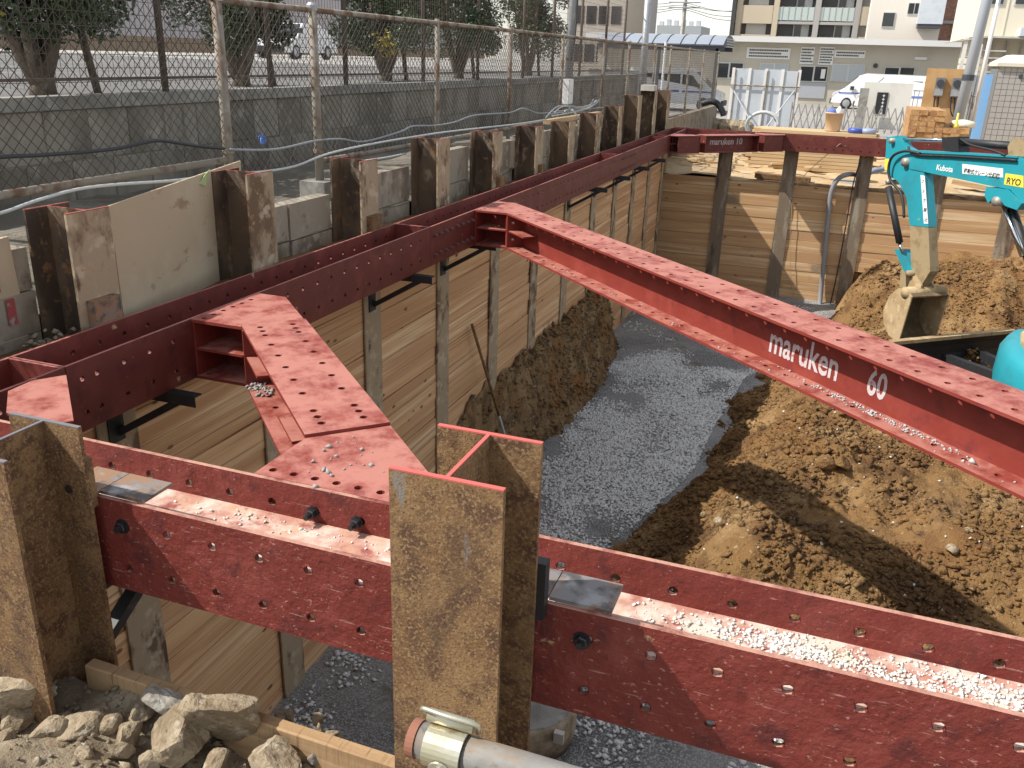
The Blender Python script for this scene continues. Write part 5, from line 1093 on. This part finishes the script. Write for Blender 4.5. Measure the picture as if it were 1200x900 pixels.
rock(325, 893, -.42, .10, .065, 14, 'pale concrete lump at the foot of the plank', -.2, .1, .06)
rock(90, 852, -.43, .085, .055, 21, 'brown stone lump on the rubble below the pile pocket', .7, .1)
rock(60, 874, -.44, .07, .045, 22, 'small tan stone in front of the pile pocket', .2); rock(150, 848, -.45, .032, .03, 23, 'pebble-sized tan stone near the flat slab', .4)
rock(118, 838, -.44, .04, .03, 24, 'rounded brown stone behind the brown lump', .1); rock(372, 886, -.43, .03, .03, 26, 'small grey stone touching the plank end', .9, m=ROCKG); rock(40, 838, -.44, .045, .035, 27, 'grey-brown stone under the square block', 1.2)
R9 = random.Random(19)
for k, lb_ in enumerate(('tan lump lying between the square block and the pile', 'cream stone in the shade of the pile pocket', 'tan stone lump resting beside the flat slab', 'brown stone at the edge of the rubble by the square block', 'yellowish stone below the brown lump', 'cream stone lump under the largest lump', 'long tan stone before the flat slab', 'grey-brown lump close to the plank start', 'round tan stone between two flat ones', 'chalky stone near the rubble edge', 'tan stone touching the flat slab', 'rough cream stone in front of the brown lump')):
    x_, y_ = ((20, 842), (128, 845), (140, 880), (8, 868), (100, 884), (255, 893), (175, 893), (165, 838), (75, 842), (30, 895), (150, 862), (60, 856))[k]
    s_ = R9.uniform(.035, .06); rock(x_, y_, -.42, s_, s_*.7, 70+k, lb_, R9.random()*6, R9.uniform(-.2, .2))
for k in range(46):
    rock(random.uniform(-40, 420), random.uniform(838, 905), -.465, random.uniform(.012, .034), random.uniform(.010, .024), 40+k % 9, 'small loose stone among the rubble by the plank', random.random()*6)
for px, py, s, sd in ((1113, 655, .055, 61), (845, 600, .05, 62), (965, 545, .11, 63), (985, 551, .10, 64), (1018, 548, .07, 65), (1130, 640, .03, 66), (826, 597, .035, 67)):
    q = onZ(px, py, -2.0); zz = mound(q.x, q.y); q = onZ(px, py, zz); me = rock_mesh(sd, sub=3); me.transform(Matrix.Diagonal((s*1.2, s*.9, s*.75, 1))); me.materials.clear(); me.materials.append(SOIL if 62 < sd < 66 else ROCK)
    o = link('broken_rock', me, None, None, False, (q.x, q.y, mound(q.x, q.y)+s*.25), (0, 0, sd)); tag(o, 'clod of brown earth on the mound under the long brace' if 62 < sd < 66 else 'pale stone lying on the brown soil mound', 'rock', 'lumps on the soil mound')
# ------------------------------------------------------------ round concrete base on the pit floor
cb = empty('pile_head', (1.36, 2.62, -3.02), 'muddy round concrete base on the pit floor behind the pink-edged pile', 'concrete base'); MC = mat('muddy_concrete', (.42,.33,.22), [((.22,.17,.11),4,.52,.1),((.40,.35,.27),9,.6,.08)], rough=.95, bump=(40,.5,.008))
MB().lathe((0, 0, 0), [(.32, 0), (.335, .10), (.33, .24), (.32, .265)], 32).build('drum', MC, cb, True); MB().lathe((0, 0, .2655), [(.30, 0), (.295, .006)], 32).build('top_skin', CONC, cb)
MB().box(.255, .32, -.25, -.21, .19, .27).build('tag', CONCL, cb)
# ------------------------------------------------------------ scaffold pipe with its clamp (guard rail in front of the camera)
ZI = mat('zinc_pipe', (.21,.20,.185), [((.28,.275,.26),9,.55,.1),((.27,.17,.09),9,.58,.07,(.5,1,1)),((.15,.14,.13),40,.62,.05)], rough=.5, metal=.35, bump=(60,.1)); CLAMP = mat('yellow_passivated_clamp', (.46,.43,.30), [((.52,.50,.42),8,.55,.1),((.28,.20,.12),9,.66,.05)], rough=.35, metal=.6, bump=(40,.1))
q = onZ(497, 868, .50); sp_ = empty('guard_rail', (q.x, q.y, RUBB_FN(3.9, q.y)), 'zinc scaffold pipe with a rusty end and a metal swivel clamp before the pink-edged pile', 'pipe'); hz2 = q.z-sp_.location.z
MB().tube([(-.005, 0, hz2), (1.9, 0, hz2)], .0243, 24).build('pipe', ZI, sp_, True)
MB().lathe((-.006, 0, hz2), [(.0262, 0), (.0262, -.012)], 24, (1, 0, 0)).build('rusty_end', mat('rusty_pipe_end', (.26,.11,.07), rough=.9), sp_)
c_ = MB(); nA = 26
for i in range(nA):
    a0 = math.radians(20)+2*math.pi*.93*i/nA; a1 = math.radians(20)+2*math.pi*.93*(i+1)/nA
    for r0, r1 in ((.0255, .0295),):
        c_.add([(x, r*math.cos(a), hz2+r*math.sin(a)) for x in (.008, .062) for a in (a0, a1) for r in (r0, r1)], [(0,1,3,2), (4,6,7,5), (0,4,5,1), (2,3,7,6), (1,5,7,3), (0,2,6,4)])
cl2 = c_.build('clamp', CLAMP, sp_, False)
MB().tube([(.002, .012, hz2+.036), (.068, .012, hz2+.036)], .0095, 12).build('hinge', CLAMP, cl2, True)
MB().tube(smooth_path([(.0, .012, hz2+.036), (-.006, .008, hz2+.047), (.03, .002, hz2+.051), (.072, .006, hz2+.047), (.076, .012, hz2+.034), (.072, .016, hz2+.026)]), .0035, 6).build('bail', CLAMP, cl2, True)
MB().lathe((.036, -.0285, hz2-.012), [(.016, 0), (.016, .003), (.006, .0035), (.006, .02)], 16, (0, -1, -.2)).build('swivel', CLAMP, cl2)
MB().tube([(.030, -.022, hz2-.03), (.030, -.055, hz2-.042)], .007, 8).build('clamp_bolt', BOLTR, cl2, True); MB().lathe((.030, -.045, hz2-.038), [(.012, 0), (.012, .012)], 6, (0, -1, -.3)).build('nut', BOLTR, cl2)
MB().tube([(1.7, .05, -.05), (1.7, .05, hz2+.3)], .0243, 16).build('upright', ZI, sp_, True); MB().box(1.67, 1.73, -.03, .08, hz2-.03, hz2+.03).build('coupler', CLAMP, sp_)
# ------------------------------------------------------------ rod, hose and wires in the pit
tr = onX(553, 380, -.345+.02); br_ = Vector((-.06, 6.40, heap(-.06, 6.40)-.05)); mid = tr+(br_-tr)*.55
rdo = empty('steel_rod', br_, 'thin rusty steel pipe leaning on the timber planks above the clay heap', 'rod'); MB().tube([(0, 0, 0), tuple(mid-br_)], .014, 10).build('lower_end', GALV, rdo, True); MB().tube([tuple(mid-br_), tuple(tr-br_)], .0155, 10).build('rusty_end', RUST, rdo, True)
hp_ = [onY(1003, 204, 16.2)+Vector((0, .1, -.02)), onY(993, 204.5, 15.84), onY(982, 210, 15.83), onY(974, 226, 15.83), onY(970, 260, 15.85), onY(966, 300, 15.85), onY(962, 340, 15.84), onY(960, 364, 15.7)]
o = MB().tube(smooth_path(hp_, 6), .045, 12).build('drain_hose', mat('grey_hose', (.22,.225,.24), [((.30,.30,.31),60,.55,.1,(1,1,3))], rough=.6, bump=None), None, True); tag(o, 'grey flexible drain hose hanging down the far timber wall', 'hose')
o = MB().tube(smooth_path([onY(1008, 190, 15.86), onY(1000, 215, 15.87), onY(992, 260, 15.88), onY(983, 310, 15.88), onY(974, 352, 15.86), onY(970, 366, 15.75)], 4), .012, 6).build('black_wire', BCAB, None, True); tag(o, 'thin black wire dropping beside the third far pile', 'wire')
o = MB().tube(smooth_path([onY(985, 168, 15.58), onY(935, 215, 15.86), onY(927, 262, 15.87), onY(926, 310, 15.87), onY(931, 350, 15.86), onY(945, 366, 15.6)], 4), .006, 5).build('thin_rope', mat('tan_rope', (.40,.32,.20), rough=.9, bump=None), None, True); tag(o, 'thin tan rope hanging down the far planks', 'rope')
sh_ = MB().tube(smooth_path([onY(1012, 206, 16.7), onY(1025, 200, 16.8), onY(1035, 198, 16.9), onY(1045, 190, 17)], 4), .05, 8).build('blue_grey_hose', mat('blue_grey_plastic', (.20,.26,.36), rough=.5, bump=None), None, True); tag(sh_, 'blue-grey hose lying on the sandy bank behind the third far pile', 'hose')
